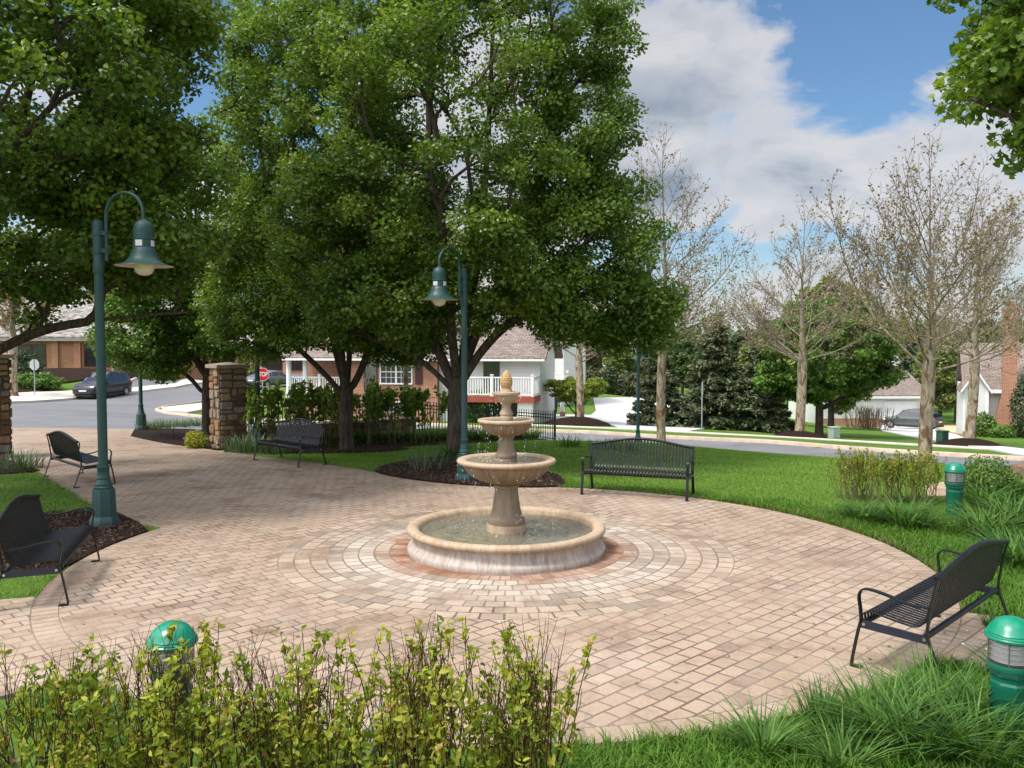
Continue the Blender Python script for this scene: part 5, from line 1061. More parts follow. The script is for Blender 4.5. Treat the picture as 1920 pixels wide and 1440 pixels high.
# ------------------------------------------------------------------ lamp posts
def make_lamp():
    t = thing('lamp_post', '', 'lamp post', (0, 0, 0), 0, 'green bell lamp posts')
    m = MB(); m.lathe([(.205, 0), (.205, .06), (.185, .10), (.165, .13), (.155, .47), (.148, .50), (.115, .515)], 8, phase=PI/8); m.lathe([(.118, .505), (.122, .53), (.105, .55), (.110, .57), (.10, .60), (.085, .64), (.09, .66), (.08, .69), (.078, .78), (.083, .79), (.083, .82), (.068, .83)], 24); m.build('pedestal', M_TEAL, t, smooth=True, angle=30)
    m = MB(); m.lathe([(.064, .80), (.060, 3.5)], 20, caps=False); m.lathe([(.069, 3.49), (.072, 3.51), (.072, 3.63), (.067, 3.65), (.070, 3.80), (.070, 4.17), (.062, 4.21), (.03, 4.225)], 20); m.build('pole', M_TEAL, t, smooth=True, angle=40)
    for z in (3.80, 4.04):
        m = MB(); m.lathe([(.079, z - .03), (.079, z + .03)], 20); m.box((.10, 0, z), (.09, .06, .055)); m.build('clamp', M_TEAL, t, smooth=True, angle=30)
    m = MB(); P = [(.135, 0, 3.66), (.135, 0, 4.0), (.135, 0, 4.28)] + [(.135 + .295 * (1 - math.cos(a)), 0, 4.28 + .30 * math.sin(a)) for a in np.linspace(.15, PI - .12, 18)] + [(.725, 0, 4.25), (.725, 0, 4.16)]
    m.tube(P, .023, 10); m.build('arm', M_TEAL, t, smooth=True, angle=60)
    c = (.725, 0, 0); m = MB(); m.lathe([(.03, 4.21), (.05, 4.195), (.10, 4.165), (.128, 4.11), (.132, 4.06), (.132, 3.955), (.142, 3.95), (.142, 3.935), (.134, 3.93), (.134, 3.825), (.145, 3.815), (.162, 3.76), (.19, 3.69), (.24, 3.63), (.31, 3.595), (.378, 3.583), (.381, 3.578)], 40, c, caps=False); sh = m.build('lamp_shade', M_TEAL, t, smooth=True, angle=35)
    m = MB(); m.lathe([(.379, 3.577), (.31, 3.587), (.232, 3.622), (.182, 3.68), (.14, 3.76)], 40, c, caps=False); m.build('reflector', M_LAMPIN, sh, smooth=True, angle=60)
    for k in range(4):
        a0 = R(-90 + 90 * k + 8); vs = []
        for z in (3.84, 3.92):
            for q in np.linspace(-.36, .36, 5): vs.append((c[0] + .1365 * math.cos(a0 + q), .1365 * math.sin(a0 + q), z))
        m = MB(); m.add(vs, [np.array([[i, i + 1, i + 6, i + 5] for i in range(4)])]); m.build('shade_window', M_TILE, sh, smooth=True)
    m = MB(); m.lathe([(.135, 3.70), (.135, 3.60), (.128, 3.54), (.10, 3.48), (.06, 3.455), (.005, 3.445)], 28, c); m.build('globe', M_GLOBE, t, smooth=True, angle=60)
    return t
lamp = make_lamp()
lamps = [((-5.7, 11.83), R(-14), 1, 'green lamp post in full view at the left edge of the circle'), ((-.88, 15.75), R(-128), .925, 'green lamp post standing against the big pear tree trunk'), ((-12.25, 28.1), R(150), 1, 'green lamp post at the street end of the walkway'), ((-6.45, 21.6), R(60), .97, 'green lamp post in front of the hedge right of the stone pillar'), (atd(1197, 28.3), R(80), .86, 'small green lamp post behind the back bench near the street')]
for i, (p, rz, s, lb) in enumerate(lamps):
    z = (gz(*p) if i else 0) + .03
    if i == 0: lamp.location = (*p, z); lamp.rotation_euler = (0, 0, rz); lamp['label'] = lb
    else: copy_thing(lamp, (*p, z), rz, lb, None, s)

# ------------------------------------------------------------------ bollard lights
M_PLASTIC0 = simple('dark_core', (.05, .05, .052), .6)
def make_bollard():
    t = thing('bollard_light', '', 'bollard light', (0, 0, 0), 0, 'green bollard lights')
    m = MB(); m.lathe([(.115, -.05), (.115, .33), (.12, .345), (.12, .37), (.112, .385), (.115, .41), (.125, .425), (.125, .445), (.118, .46)], 8, phase=PI/8); m.build('post', M_GREENM, t, smooth=True, angle=25)
    m = MB(); m.lathe([(.118, .455), (.138, .46), (.142, .475), (.138, .50), (.12, .505)], 36); m.build('collar', M_GREENM, t, smooth=True, angle=35)
    m = MB(); m.lathe([(.132, .50), (.132, .66)], 40, caps=False); m.build('lens', M_CLEAR, t, smooth=True)
    lv = MB()
    for k in range(4): z = .520 + .034 * k; lv.lathe([(.088, z + .027), (.104, z + .018), (.121, z + .001), (.122, z - .002), (.104, z + .010), (.088, z + .020)], 36, caps=False)
    lv.build('louvre', M_LOUVRE, t, smooth=True, angle=50); m = MB(); m.lathe([(.075, .50), (.075, .665)], 20, caps=False); m.build('core', M_PLASTIC0, t, smooth=True)
    m = MB()
    for k in range(4): a = PI / 4 + k * PI / 2; m.tube([(.122 * math.cos(a), .122 * math.sin(a), .50), (.122 * math.cos(a), .122 * math.sin(a), .665)], .004, 6)
    m.build('rod', M_GALV, t)
    m = MB(); m.lathe([(.12, .655), (.150, .655), (.156, .662), (.156, .672), (.150, .678), (.152, .684), (.148, .692), (.143, .694), (.145, .70), (.138, .708), (.125, .732), (.10, .762), (.07, .782), (.035, .794), (.002, .797)], 44); d = m.build('dome', M_GREEN, t, smooth=True, angle=30)
    m = MB(); m.tube([(.02, -.105, .752), (.022, -.112, .762)], .006, 8); m.build('screw', M_BOLT, d)
    return t
bol = make_bollard()
bols = [((3.22, 5.42), R(10), 'green bollard light cut by the right edge beside the near bench'), ((6.58, 12.6), R(30), 'green bollard light standing among daylilies beyond the near bench'), ((-2.15, 5.32), R(0), 'green bollard light half hidden in the foreground shrubs')]
for i, (p, rz, lb) in enumerate(bols):
    if i == 0: bol.location = (*p, 0); bol.rotation_euler = (0, 0, rz); bol['label'] = lb
    else: copy_thing(bol, (*p, gz(*p)), rz, lb)
p = at(325, 826); t = thing('path_light', 'tiny black path light in the mulch before the stone pillar', 'path light', (*p, gz(*p)))
m = MB(); m.tube([(0, 0, 0), (0, 0, .30)], .018, 8); m.build('stake', M_IRON, t); m = MB(); m.lathe([(.05, .29), (.045, .31), (.02, .33)], 16); m.build('cap', M_IRON, t, smooth=True)

# ------------------------------------------------------------------ fieldstone pillars, low wall, iron fence
def stones(m, L, H, T0, rng, org, ux, uz=(0, 0, 1), out=None, smin=.085, smax=.40):
    """irregular stones over a wall face: org + ux*s + uz*h, standing proud along out"""
    ux = np.array(ux, float); uz = np.array(uz, float); out = np.array(out, float); org = np.array(org, float)
    def split(x0, x1, y0, y1, d):
        w, h = x1 - x0, y1 - y0
        if (w < smax and h < smax * .72 and (d > 1 or rng.uniform() < .6)) or (w < smin * 1.7 and h < smin * 1.7):
            g = .010; tt = T0 * rng.uniform(.4, 1.3); ti = rng.uniform(0, 1); j = lambda: rng.uniform(0, .03)
            c = min(.03, .2 * min(w, h)); x0_, x1_, y0_, y1_ = x0 + g + j() * .6, x1 - g - j() * .6, y0 + g + j() * .6, y1 - g - j() * .6
            pl = [(x0_ + c * rng.uniform(.3, 1.3), y0_), (x1_ - c * rng.uniform(.3, 1.3), y0_ + j() * .5), (x1_, y0_ + c), (x1_ - j() * .5, y1_ - c), (x1_ - c * rng.uniform(.3, 1.5), y1_), (x0_ + c * rng.uniform(.3, 1.5), y1_ - j() * .5), (x0_, y1_ - c), (x0_ + j() * .5, y0_ + c)]
            cx, cy_ = (x0 + x1) / 2, (y0 + y1) / 2
            A = [org + ux * a + uz * b for a, b in pl]; B = [org + ux * (cx + (a - cx) * .93) + uz * (cy_ + (b - cy_) * .93) + out * tt * rng.uniform(.8, 1.1) for a, b in pl]; k = 8
            fs = [np.arange(k) + k, np.array([[i, (i + 1) % k, (i + 1) % k + k, i + k] for i in range(k)])]
            m.add(np.array(A + B), fs, ti); return
        if (w / max(h, 1e-6) > 1.25 and w > smin * 1.6) or h < smin * 1.6:
            q = x0 + w * rng.uniform(.28, .72); split(x0, q, y0, y1, d + 1); split(q, x1, y0, y1, d + 1)
        else:
            q = y0 + h * rng.uniform(.28, .72); split(x0, x1, y0, q, d + 1); split(x0, x1, q, y1, d + 1)
    split(0, L, 0, H, 0)
def pillar(label, x, y, rz, s=.74, H=2.08, seed=1):
    rng = np.random.default_rng(seed); t = thing('stone_pillar', label, 'pillar', (x, y, gz(x, y) - .05), rz, 'fieldstone entrance pillars'); h = s / 2
    m = MB(); m.bx(-h + .02, h - .02, -h + .02, h - .02, 0, H); m.build('core', M_MORTAR, t)
    m = MB()
    for (o_, ux, nn) in (((-h+.02,-h+.02,0),(1,0,0),(0,-1,0)), ((h-.02,-h+.02,0),(0,1,0),(1,0,0)), ((h-.02,h-.02,0),(-1,0,0),(0,1,0)), ((-h+.02,h-.02,0),(0,-1,0),(-1,0,0))): stones(m, s - .04, H, .04, rng, o_, ux, out=nn)
    m.build('shaft', M_STONE, t)
    m = MB(); c = h + .07; m.bx(-c, c, -c, c, H, H + .09); m.add([(-c,-c,H+.09),(c,-c,H+.09),(c,c,H+.09),(-c,c,H+.09),(0,0,H+.15)], [np.array([[0,1,4],[1,2,4],[2,3,4],[3,0,4]])]); m.build('cap', M_CAP, t, bevel=.012)
    return t
pillar('fieldstone pillar with flat cap where the low wall begins', -7.25, 21.75, R(38), .72, 2.10, 3)
pillar('fieldstone pillar cut off by the left edge', -11.78, 19.2, R(40), .74, 2.3, 4)
fdir = unit(np.array([8.3, 6.8, 0])); F0 = np.array([-6.75, 22.1, 0]); FL = 10.6; WL = 4.9
w = thing('stone_wall', 'low fieldstone wall carrying the iron fence beside the pillar', 'wall', (F0[0], F0[1], gz(F0[0], F0[1]) - .15), math.atan2(fdir[1], fdir[0]))
m = MB(); m.bx(.1, WL, -.17, .17, 0, .62); m.build('core', M_MORTAR, w); rng = np.random.default_rng(6); m = MB(); stones(m, WL - .1, .62, .04, rng, (.1, -.17, 0), (1, 0, 0), out=(0, -1, 0)); stones(m, WL - .1, .62, .04, rng, (WL, .17, 0), (-1, 0, 0), out=(0, 1, 0)); stones(m, .34, .62, .04, rng, (WL, -.17, 0), (0, 1, 0), out=(1, 0, 0)); m.build('stonework', M_STONE, w)
m = MB(); m.bx(.08, WL + .06, -.23, .23, .62, .68); m.build('coping', M_CAP, w, bevel=.01)
def fzb(s): q = F0 + fdir * s; return gz(q[0], q[1])
fe = thing('iron_fence', 'black iron picket fence running from the stone pillar to the open lawn', 'fence', tuple(F0[:2]) + (0,), math.atan2(fdir[1], fdir[0]))
pk = MB(); zb0 = gz(F0[0], F0[1]) + .55
def zbase(s): return zb0 - .02 if s < WL else fzb(s) + .06
def ztop(s): return (zb0 + .66) if s < WL else max(fzb(s) + 1.02, zb0 + .66 - (s - WL) * .14)
ztab = lambda s: (zb0 + .66) + (fzb(FL) + 1.04 - zb0 - .66) * max(0, s - WL * .6) / (FL - WL * .6)
for i in range(int(FL / .105)):
    s = .1 + i * .105; pk.box((s, 0, (zbase(s) + ztab(s)) / 2), (.018, .018, ztab(s) - zbase(s))); pk.add([(s-.012,-.012,ztab(s)),(s+.012,-.012,ztab(s)),(s+.012,.012,ztab(s)),(s-.012,.012,ztab(s)),(s,0,ztab(s)+.035)], [np.array([[0,1,4],[1,2,4],[2,3,4],[3,0,4]])])
pk.build('pickets', M_IRON, fe)
ss = np.linspace(.05, FL, 40)
for off in (-.10, -.20):
    m = MB(); m.tube([(s, 0, ztab(s) + off) for s in ss], .016, 4); m.build('rail', M_IRON, fe)
for a, b in ((.05, WL), (WL, FL)):
    m = MB(); m.tube([(s, 0, zbase(min(s + .01, FL) if a > 1 else s) + .07) for s in np.linspace(a, b - .02, 20)], .016, 4); m.build('rail', M_IRON, fe)
for s in (WL + .1, 7.7, FL):
    m = MB(); z0, z1 = fzb(s) - .1, ztab(s) + .05; m.box((s, 0, (z0 + z1) / 2), (.06, .06, z1 - z0)); m.lathe([(.045, z1), (.045, z1 + .02), (.01, z1 + .05)], 4, (s, 0, 0), phase=PI/4); m.build('post', M_IRON, fe)
# boulder
p = at(1935, 912); m = MB(); rng = np.random.default_rng(77); bm = bmesh.new(); bmesh.ops.create_icosphere(bm, subdivisions=3, radius=1)
V = np.array([v.co for v in bm.verts]); F = np.array([[v.index for v in f.verts] for f in bm.faces]); bm.free()
nz = 1 + .16 * np.sin(V[:, 0] * 3.1 + 1) * np.cos(V[:, 1] * 2.7) + .08 * np.sin(V[:, 2] * 7 + V[:, 0] * 5) + rng.normal(size=len(V)) * .015; V = V * nz[:, None]; V = np.clip(V, -.86, .86)
m.add(V * np.array([.50, .36, .30]) + np.array([0, 0, .16]), [F]); M_BOULDER = simple('brown_boulder', (.17, .10, .065), .9, var=.4, scale=4, bump=.9, bscale=14, dirt=.4)
o = m.build('boulder', M_BOULDER, smooth=True, angle=50, uv=False); o.location = (*p, gz(*p)); tag(o, 'brown boulder at the right edge beside the bright boxwood', 'boulder')

# ------------------------------------------------------------------ signs and utility boxes
def octo(r): return [(r * math.cos(R(22.5 + 45 * k)), r * math.sin(R(22.5 + 45 * k))) for k in range(8)]
def stop_sign(label, x, y, rz, h=2.05, back=False):
    t = thing('stop_sign', label, 'sign', (x, y, gz(x, y)), rz); m = MB(); m.box((0, .03, h / 2 + .2), (.06, .03, h + .4)); m.build('post', M_GALV, t)
    r = .41; o8 = octo(r); m = MB(); m.plate([(a, 0, h + b) for a, b in o8], (0, .01, 0)); pl = m.build('plate', M_SIGNBACK, t)
    m = MB(); m.plate([(a, -.006, h + b) for a, b in o8], (0, .004, 0)); m.build('border', M_SIGNWHITE, pl)
    m = MB(); m.plate([(a * .93, -.010, h + b * .93) for a, b in o8], (0, .003, 0)); m.build('face', M_SIGNRED, pl)
    cu = bpy.data.curves.new('legend', 'FONT'); cu.body = 'STOP'; cu.size = .36; cu.align_x = 'CENTER'; cu.align_y = 'CENTER'; cu.extrude = .002; cu.offset = .006; cu.materials.append(M_SIGNWHITE)
    ot = bpy.data.objects.new('legend_text', cu); COL.objects.link(ot); bpy.context.view_layer.update(); me_ = bpy.data.meshes.new_from_object(ot.evaluated_get(bpy.context.evaluated_depsgraph_get())); bpy.data.objects.remove(ot)
    oo = bpy.data.objects.new('legend', me_); COL.objects.link(oo); oo.parent = pl; oo.location = (0, -.013, h); oo.rotation_euler = (PI / 2, 0, 0); oo.scale = (.72, 1, 1); return t
p = (-15.45, 51.0); p = ((491.5 - 960) / 1600 * 49.0, 49.0); stop_sign('red stop sign facing the plaza beside the slim lamp post', *p, R(10), 2.3)
p = at(66, 745); stop_sign('bare metal back of a stop sign on the verge left of the black car', *p, R(170), 2.25)
p = atd(1317, 40.0); t = thing('street_sign', 'thin edge-on street sign on a grey post before the spruces', 'sign', (*p, gz(*p)), R(72)); m = MB(); m.box((0, 0, 1.1), (.05, .05, 2.4)); m.build('post', M_GALV, t); m = MB(); m.box((0, -.035, 2.0), (.45, .01, .6)); m.build('plate', M_SIGNBACK, t)
def utility(label, x, y, w, d, h, mat, seed):
    t = thing('utility_box', label, 'utility box', (x, y, gz(x, y)), R(20)); m = MB(); m.bx(-w/2, w/2, -d/2, d/2, -.05, h * .92); m.build('cabinet', mat, t, bevel=.02)
    m = MB(); m.bx(-w/2-.03, w/2+.03, -d/2-.03, d/2+.03, h*.92, h); m.build('lid', mat, t, bevel=.02); m = MB()
    for k in range(4): m.bx(-w*.42, w*.42, -d/2-.012, -d/2+.001, h*(.12+.18*k), h*(.22+.18*k))
    m.build('door', mat, t); return t
utility('small pale utility box on the lawn near the shade tree', *atd(1566, 36.5), .38, .34, .50, simple('pale_green_box', (.42, .50, .42), .6, dirt=.1), 1)
utility('dark green utility box on the verge beside the wide sycamore', *atd(1770, 33.8), .34, .32, .54, simple('dark_green_box', (.02, .075, .05), .5, dirt=.2), 2)
t = thing('lawn_lamp', 'white lamp column on a brick base by the concrete drive', 'lamp column', (*atd(1055, 52), gz(*atd(1055, 52)))); m = MB(); m.lathe([(.22, 0), (.22, .32), (.16, .34)], 4, phase=PI/4); m.build('base', M_BRICK, t); m = MB(); m.lathe([(.14, .34), (.075, .9), (.07, 1.55), (.10, 1.6)], 10); m.build('column', M_WHITE, t, smooth=True, angle=40)
# ------------------------------------------------------------------ cars
def car_paint(name, c, metal=.3):
    m, nt = new_mat(name); g = NT(nt); n = g.noise(g.objc(), 3, 4); g.out(g.bsdf(g.mix(g.mapr(n, .3, .7, 0, 1), tuple(x * .9 for x in c), tuple(x * 1.1 for x in c)), .28, None, metal, .5, **{'Coat Weight': .7, 'Coat Roughness': .06})); return m
M_TYRE = simple('tyre_rubber', (.018, .018, .019), .85); M_RIMS = simple('alloy_rim', (.5, .51, .53), .3, metal=.8); M_PLASTIC = simple('black_plastic', (.02, .02, .022), .6)
M_HEAD = simple('headlamp', (.70, .72, .75), .12, spec=.8); M_TAIL = simple('tail_lamp', (.42, .012, .015), .2, spec=.8); M_PLATE = simple('number_plate', (.7, .71, .73), .5)
def make_car(label, paint, loc, rz, L=4.55, W=1.84, H=1.68, kind='suv'):
    """lofted body: x forward. stations carry (x, floor, belt height, roof height or None, half width)"""
    t = thing('parked_car', label, 'car', loc, rz, 'cars parked along the roads'); hw = W / 2
    if kind == 'suv':
        S = [(-.50, .34, .74, None, .84), (-.495, .28, .92, None, .93), (-.47, .24, .98, 1.02, .97), (-.44, .22, 1.02, 1.40, .985), (-.36, .21, 1.02, 1.62, 1), (-.20, .20, 1.01, 1.675, 1), (0, .20, .99, 1.68, 1), (.10, .20, .98, 1.64, 1), (.235, .20, .97, 1.02, 1), (.36, .20, .95, None, .99), (.44, .21, .88, None, .96), (.485, .23, .74, None, .88), (.50, .28, .60, None, .80)]
    else:
        S = [(-.50, .34, .70, None, .84), (-.495, .28, .86, None, .92), (-.45, .23, .93, None, .96), (-.36, .20, .95, .98, .99), (-.24, .19, .93, 1.32, 1), (-.12, .18, .92, 1.43, 1), (.02, .18, .91, 1.44, 1), (.10, .18, .90, 1.36, 1), (.23, .18, .88, .93, 1), (.36, .19, .82, None, .98), (.44, .20, .76, None, .95), (.485, .22, .66, None, .88), (.50, .27, .55, None, .80)]
    H0 = 1.68 if kind == 'suv' else 1.44; V = []; k = 10
    for (f, zf, zb, zr, wf) in S:
        x = f * L; w = hw * wf; zb_ = zb * H / H0; zr_ = (zr if zr else zb + .035) * H / H0; inset = max(0, zr_ - zb_) * .26; wr = w * .93 - inset if zr else w * .86
        half = [(w * .90, zf), (w * .99, zf + .16), (w, zf + .16 + (zb_ - zf - .16) * .5), (w * .975, zb_ - .03), (w * .95, zb_)] + [(wr + (.03 if zr else 0), zr_ - (.07 if zr and zr - zb > .2 else .02)), (wr * .90, zr_ - .005), (wr * .5, zr_ + .012), (0, zr_ + .018)]
        V.append(half)
    V = np.array(V); ns, nh = V.shape[:2]; X_ = np.array([s[0] * L for s in S])
    full = []
    for i in range(ns):
        right = [(X_[i], -y, z) for y, z in V[i]]; left = [(X_[i], y, z) for y, z in V[i][::-1][1:]]; full.append(right + left)
    full = np.array(full); n = full.shape[1]; i = np.arange(ns - 1)[:, None] * n; j = np.arange(n - 1)[None]
    m = MB(); m.add(full.reshape(-1, 3), [np.stack([i + j, i + n + j, i + n + j + 1, i + j + 1], -1).reshape(-1, 4), np.stack([i[:, 0] + n - 1, i[:, 0] + 2 * n - 1, i[:, 0] + n, i[:, 0]], -1), np.arange(n), (np.arange(n) + (ns - 1) * n)[::-1]])
    body = m.build('body', paint, t, smooth=True, angle=38)
    b_ = body.modifiers.new('sub', 'SUBSURF'); b_.levels = 1; b_.render_levels = 1
    def Pt(si, sj): # interpolate on the loft: si station index float, sj point index float
        a = int(min(ns - 2, si)); b = int(min(n - 2, sj)); u, v = si - a, sj - b
        return (full[a, b] * (1-u) * (1-v) + full[a+1, b] * u * (1-v) + full[a, b+1] * (1-u) * v + full[a+1, b+1] * u * v)
    def panel(name, corners, mat, off=.012, sub=4):
        (a0, b0), (a1, b1), (a2, b2), (a3, b3) = corners; g_ = []
        for q in range(sub + 1):
            for r_ in range(sub + 1):
                u, v = q / sub, r_ / sub; sa = (a0*(1-u)+a1*u)*(1-v) + (a3*(1-u)+a2*u)*v; sb = (b0*(1-u)+b1*u)*(1-v) + (b3*(1-u)+b2*u)*v; g_.append(Pt(sa, sb))
        g_ = np.array(g_).reshape(sub+1, sub+1, 3); nn = np.cross(g_[-1, 0] - g_[0, 0], g_[0, -1] - g_[0, 0]); nn /= np.linalg.norm(nn) + 1e-9; c = g_.mean((0, 1)); ref = c - np.array([0, 0, .8])
        if nn.dot(ref) < 0: nn = -nn
        g_ = g_ + nn * off; ii = np.arange(sub)[:, None] * (sub + 1) + np.arange(sub)[None]; ii = ii.ravel(); mm = MB(); mm.add(g_.reshape(-1, 3), [np.stack([ii, ii + 1, ii + sub + 2, ii + sub + 1], -1)]); return mm.build(name, mat, t, smooth=True)
    # side glass (right half indices 4..5, left mirrored 2*nh-2-...)
    wi = (3.3, 4.55, 4.75, 6.25, 6.4, 7.75) if kind == 'suv' else (3.45, 4.5, 4.7, 5.9, 6.1, 7.8)
    for side in (0, 1):
        lo, hi = (4.1, 4.92) if side == 0 else (n - 1 - 4.1, n - 1 - 4.92)
        for a, b in ((wi[0], wi[1]), (wi[2], wi[3]), (wi[4], wi[5])): panel('side_window', ((a, lo), (b, lo), (b - (.35 if b > 7 else 0), hi), (a + (.15 if a < 4 else 0), hi)), M_CARGLASS, .004)
    panel('windscreen', ((7.92, 5.5), (7.92, n - 1 - 5.5), (7.1, n - 1 - 5.7), (7.1, 5.7)), M_CARGLASS, .006, 6)
    panel('rear_window', ((2.15 if kind == 'suv' else 3.1, 5.6), (2.15 if kind == 'suv' else 3.1, n - 1 - 5.6), (3.2 if kind == 'suv' else 4.3, n - 1 - 5.8), (3.2 if kind == 'suv' else 4.3, 5.8)), M_CARGLASS, .008, 6)
    wr = .35 if kind == 'suv' else .32
    for fx in (-.295, .305):
        for s in (-1, 1):
            x = fx * L; y = s * (hw - .11); a = MB(); a.lathe([(wr * 1.0, -.11), (wr * 1.0, .11), (wr * .9, .125), (wr * .62, .125), (wr * .60, .05), (.01, .05)], 26)
            Mx = Matrix.Translation((x, y, wr)) @ Matrix.Rotation(-s * PI / 2, 4, 'X'); a.xf(Mx); wh = a.build('wheel', M_TYRE, t, smooth=True, angle=40)
            r_ = MB(); r_.lathe([(wr * .62, .128), (wr * .58, .135), (wr * .55, .10), (wr * .52, .07)], 26, caps=False); r_.lathe([(wr * .14, .06), (wr * .14, .13), (.005, .14)], 12)
            for q in range(5):
                aa = q * 2 * PI / 5; c_, s_ = math.cos(aa), math.sin(aa); p0, p1 = .10 * wr, .60 * wr; w0 = .055; r_.hexa([(c_*p0 - s_*w0, s_*p0 + c_*w0, .09), (c_*p0 + s_*w0, s_*p0 - c_*w0, .09), (c_*p1 + s_*w0*.7, s_*p1 - c_*w0*.7, .09), (c_*p1 - s_*w0*.7, s_*p1 + c_*w0*.7, .09), (c_*p0 - s_*w0, s_*p0 + c_*w0, .13), (c_*p0 + s_*w0, s_*p0 - c_*w0, .13), (c_*p1 + s_*w0*.7, s_*p1 - c_*w0*.7, .125), (c_*p1 - s_*w0*.7, s_*p1 + c_*w0*.7, .125)])
            r_.xf(Mx); r_.build('rim', M_RIMS, wh, smooth=True, angle=30)
            g_ = MB(); pts = [(x + (wr + .07) * math.cos(q), s * (hw + .004), wr + (wr + .07) * math.sin(q)) for q in np.linspace(-.15, PI + .15, 18)]; pin = [(x + (wr + .0) * math.cos(q), s * (hw + .004), wr + (wr + .0) * math.sin(q)) for q in np.linspace(-.15, PI + .15, 18)]
            k_ = 18; vv = np.array(pts + pin + [(a_, b_ - s * .10, c_) for a_, b_, c_ in pin]); g_.add(vv, [np.array([[q, q + 1, k_ + q + 1, k_ + q] for q in range(k_ - 1)]), np.array([[k_ + q, k_ + q + 1, 2 * k_ + q + 1, 2 * k_ + q] for q in range(k_ - 1)])]); g_.build('wheel_arch', M_PLASTIC, t)
    zb = .66 if kind == 'suv' else .58
    for s in (-1, 1):
        m = MB(); m.hexa([(L*.452, s*hw*.55, zb), (L*.494, s*hw*.50, zb), (L*.455, s*hw*.93, zb+.05), (L*.40, s*hw*.985, zb+.07), (L*.452, s*hw*.55, zb+.10), (L*.489, s*hw*.50, zb+.09), (L*.45, s*hw*.92, zb+.17), (L*.392, s*hw*.975, zb+.19)]); m.build('headlight', M_HEAD, t)
        m = MB(); m.hexa([(-L*.507, s*hw*.50, zb+.14), (-L*.47, s*hw*.5, zb+.14), (-L*.42, s*hw*1.005, zb+.20), (-L*.485, s*hw*.97, zb+.18), (-L*.500, s*hw*.50, zb+.27), (-L*.46, s*hw*.5, zb+.27), (-L*.42, s*hw*.995, zb+.34), (-L*.478, s*hw*.96, zb+.34)]); m.build('tail_light', M_TAIL, t)
        m = MB(); m.box((L*.185, s*(hw+.09), 1.02 if kind == 'suv' else .95), (.12, .20, .13)); m.build('wing_mirror', paint, t, bevel=.03)
        m = MB()
        for fx in (.07, -.17): m.box((fx*L, s*(hw+.012), .86 if kind == 'suv' else .80), (.20, .03, .035))
        m.build('door_handle', paint, t)
        m = MB(); m.bx(-L*.20, L*.21, s*hw-.03 if s > 0 else -hw-.008, s*hw+.008 if s > 0 else -hw+.03, .20, .33); m.build('side_sill', M_PLASTIC, t)
        if kind == 'suv':
            m = MB(); m.tube([(-.33*L, s*hw*.70, H*.985), (-.28*L, s*hw*.70, H*1.03), (.0, s*hw*.70, H*1.035), (.05*L, s*hw*.70, H*1.0)], .018, 6); m.build('roof_rail', M_PLASTIC, t)
    m = MB(); m.bx(L*.47, L*.499, -hw*.50, hw*.50, zb-.04, zb+.02); m.bx(L*.47, L*.503, -hw*.62, hw*.62, zb-.30, zb-.17); m.build('grille', M_PLASTIC, t)
    m = MB(); m.bx(L*.47, L*.508, -.27, .27, zb-.15, zb-.04); m.build('number_plate', M_PLATE, t)
    m = MB(); m.bx(-L*.511, -L*.47, -.27, .27, zb+.02, zb+.14); m.build('number_plate', M_PLATE, t)
    m = MB(); m.bx(-L*.508, -L*.46, -hw*.80, hw*.80, .28, .48); m.bx(L*.46, L*.504, -hw*.72, hw*.72, .20, .27); m.build('bumper_trim', M_PLASTIC, t)
    return t
def roadz(x, y): return gz(x, y) - .02
cp = (-28.95, 60.3); make_car('black sport utility car parked against the far kerb at the left', car_paint('black_car_paint', (.012, .013, .02), .2), (*cp, roadz(*cp)), R(-97), 4.6, 1.88, 1.84)
cp = (-20.9, 74.0); make_car('grey sedan parked behind the stop sign and slim lamp post', car_paint('grey_car_paint', (.16, .165, .19), .5), (*cp, roadz(*cp)), R(62), 4.8, 1.84, 1.46, 'sedan')
cp = atd(1712, 76.5); make_car('grey sport utility car on the driveway before the white garage', car_paint('slate_car_paint', (.11, .115, .125), .6), (*cp, gz(*cp) + .06), R(132), 4.9, 1.95, 1.72)

# ------------------------------------------------------------------ houses
def gable(m, x0, x1, y0, y1, ze, zr, oh=.35, th=.12, axis='x'):
    """gable roof planes, ridge along axis"""
    if axis == 'x':
        yc = (y0 + y1) / 2; a, b = x0 - oh, x1 + oh; sl_ = (zr - ze) / ((y1 - y0) / 2)
        for (ya, s) in ((y0 - oh, 1), (y1 + oh, -1)):
            za = ze - oh * sl_; P = [(a, ya, za), (b, ya, za), (b, yc, zr), (a, yc, zr)]
            if s < 0: P = P[::-1]
            m.plate([(x, y, z + th) for x, y, z in P], (0, 0, -th))
    else:
        xc = (x0 + x1) / 2; a, b = y0 - oh, y1 + oh; sl_ = (zr - ze) / ((x1 - x0) / 2)
        for (xa, s) in ((x0 - oh, 1), (x1 + oh, -1)):
            za = ze - oh * sl_; P = [(xa, b, za), (xa, a, za), (xc, a, zr), (xc, b, zr)]
            if s < 0: P = P[::-1]
            m.plate([(x, y, z + th) for x, y, z in P], (0, 0, -th))
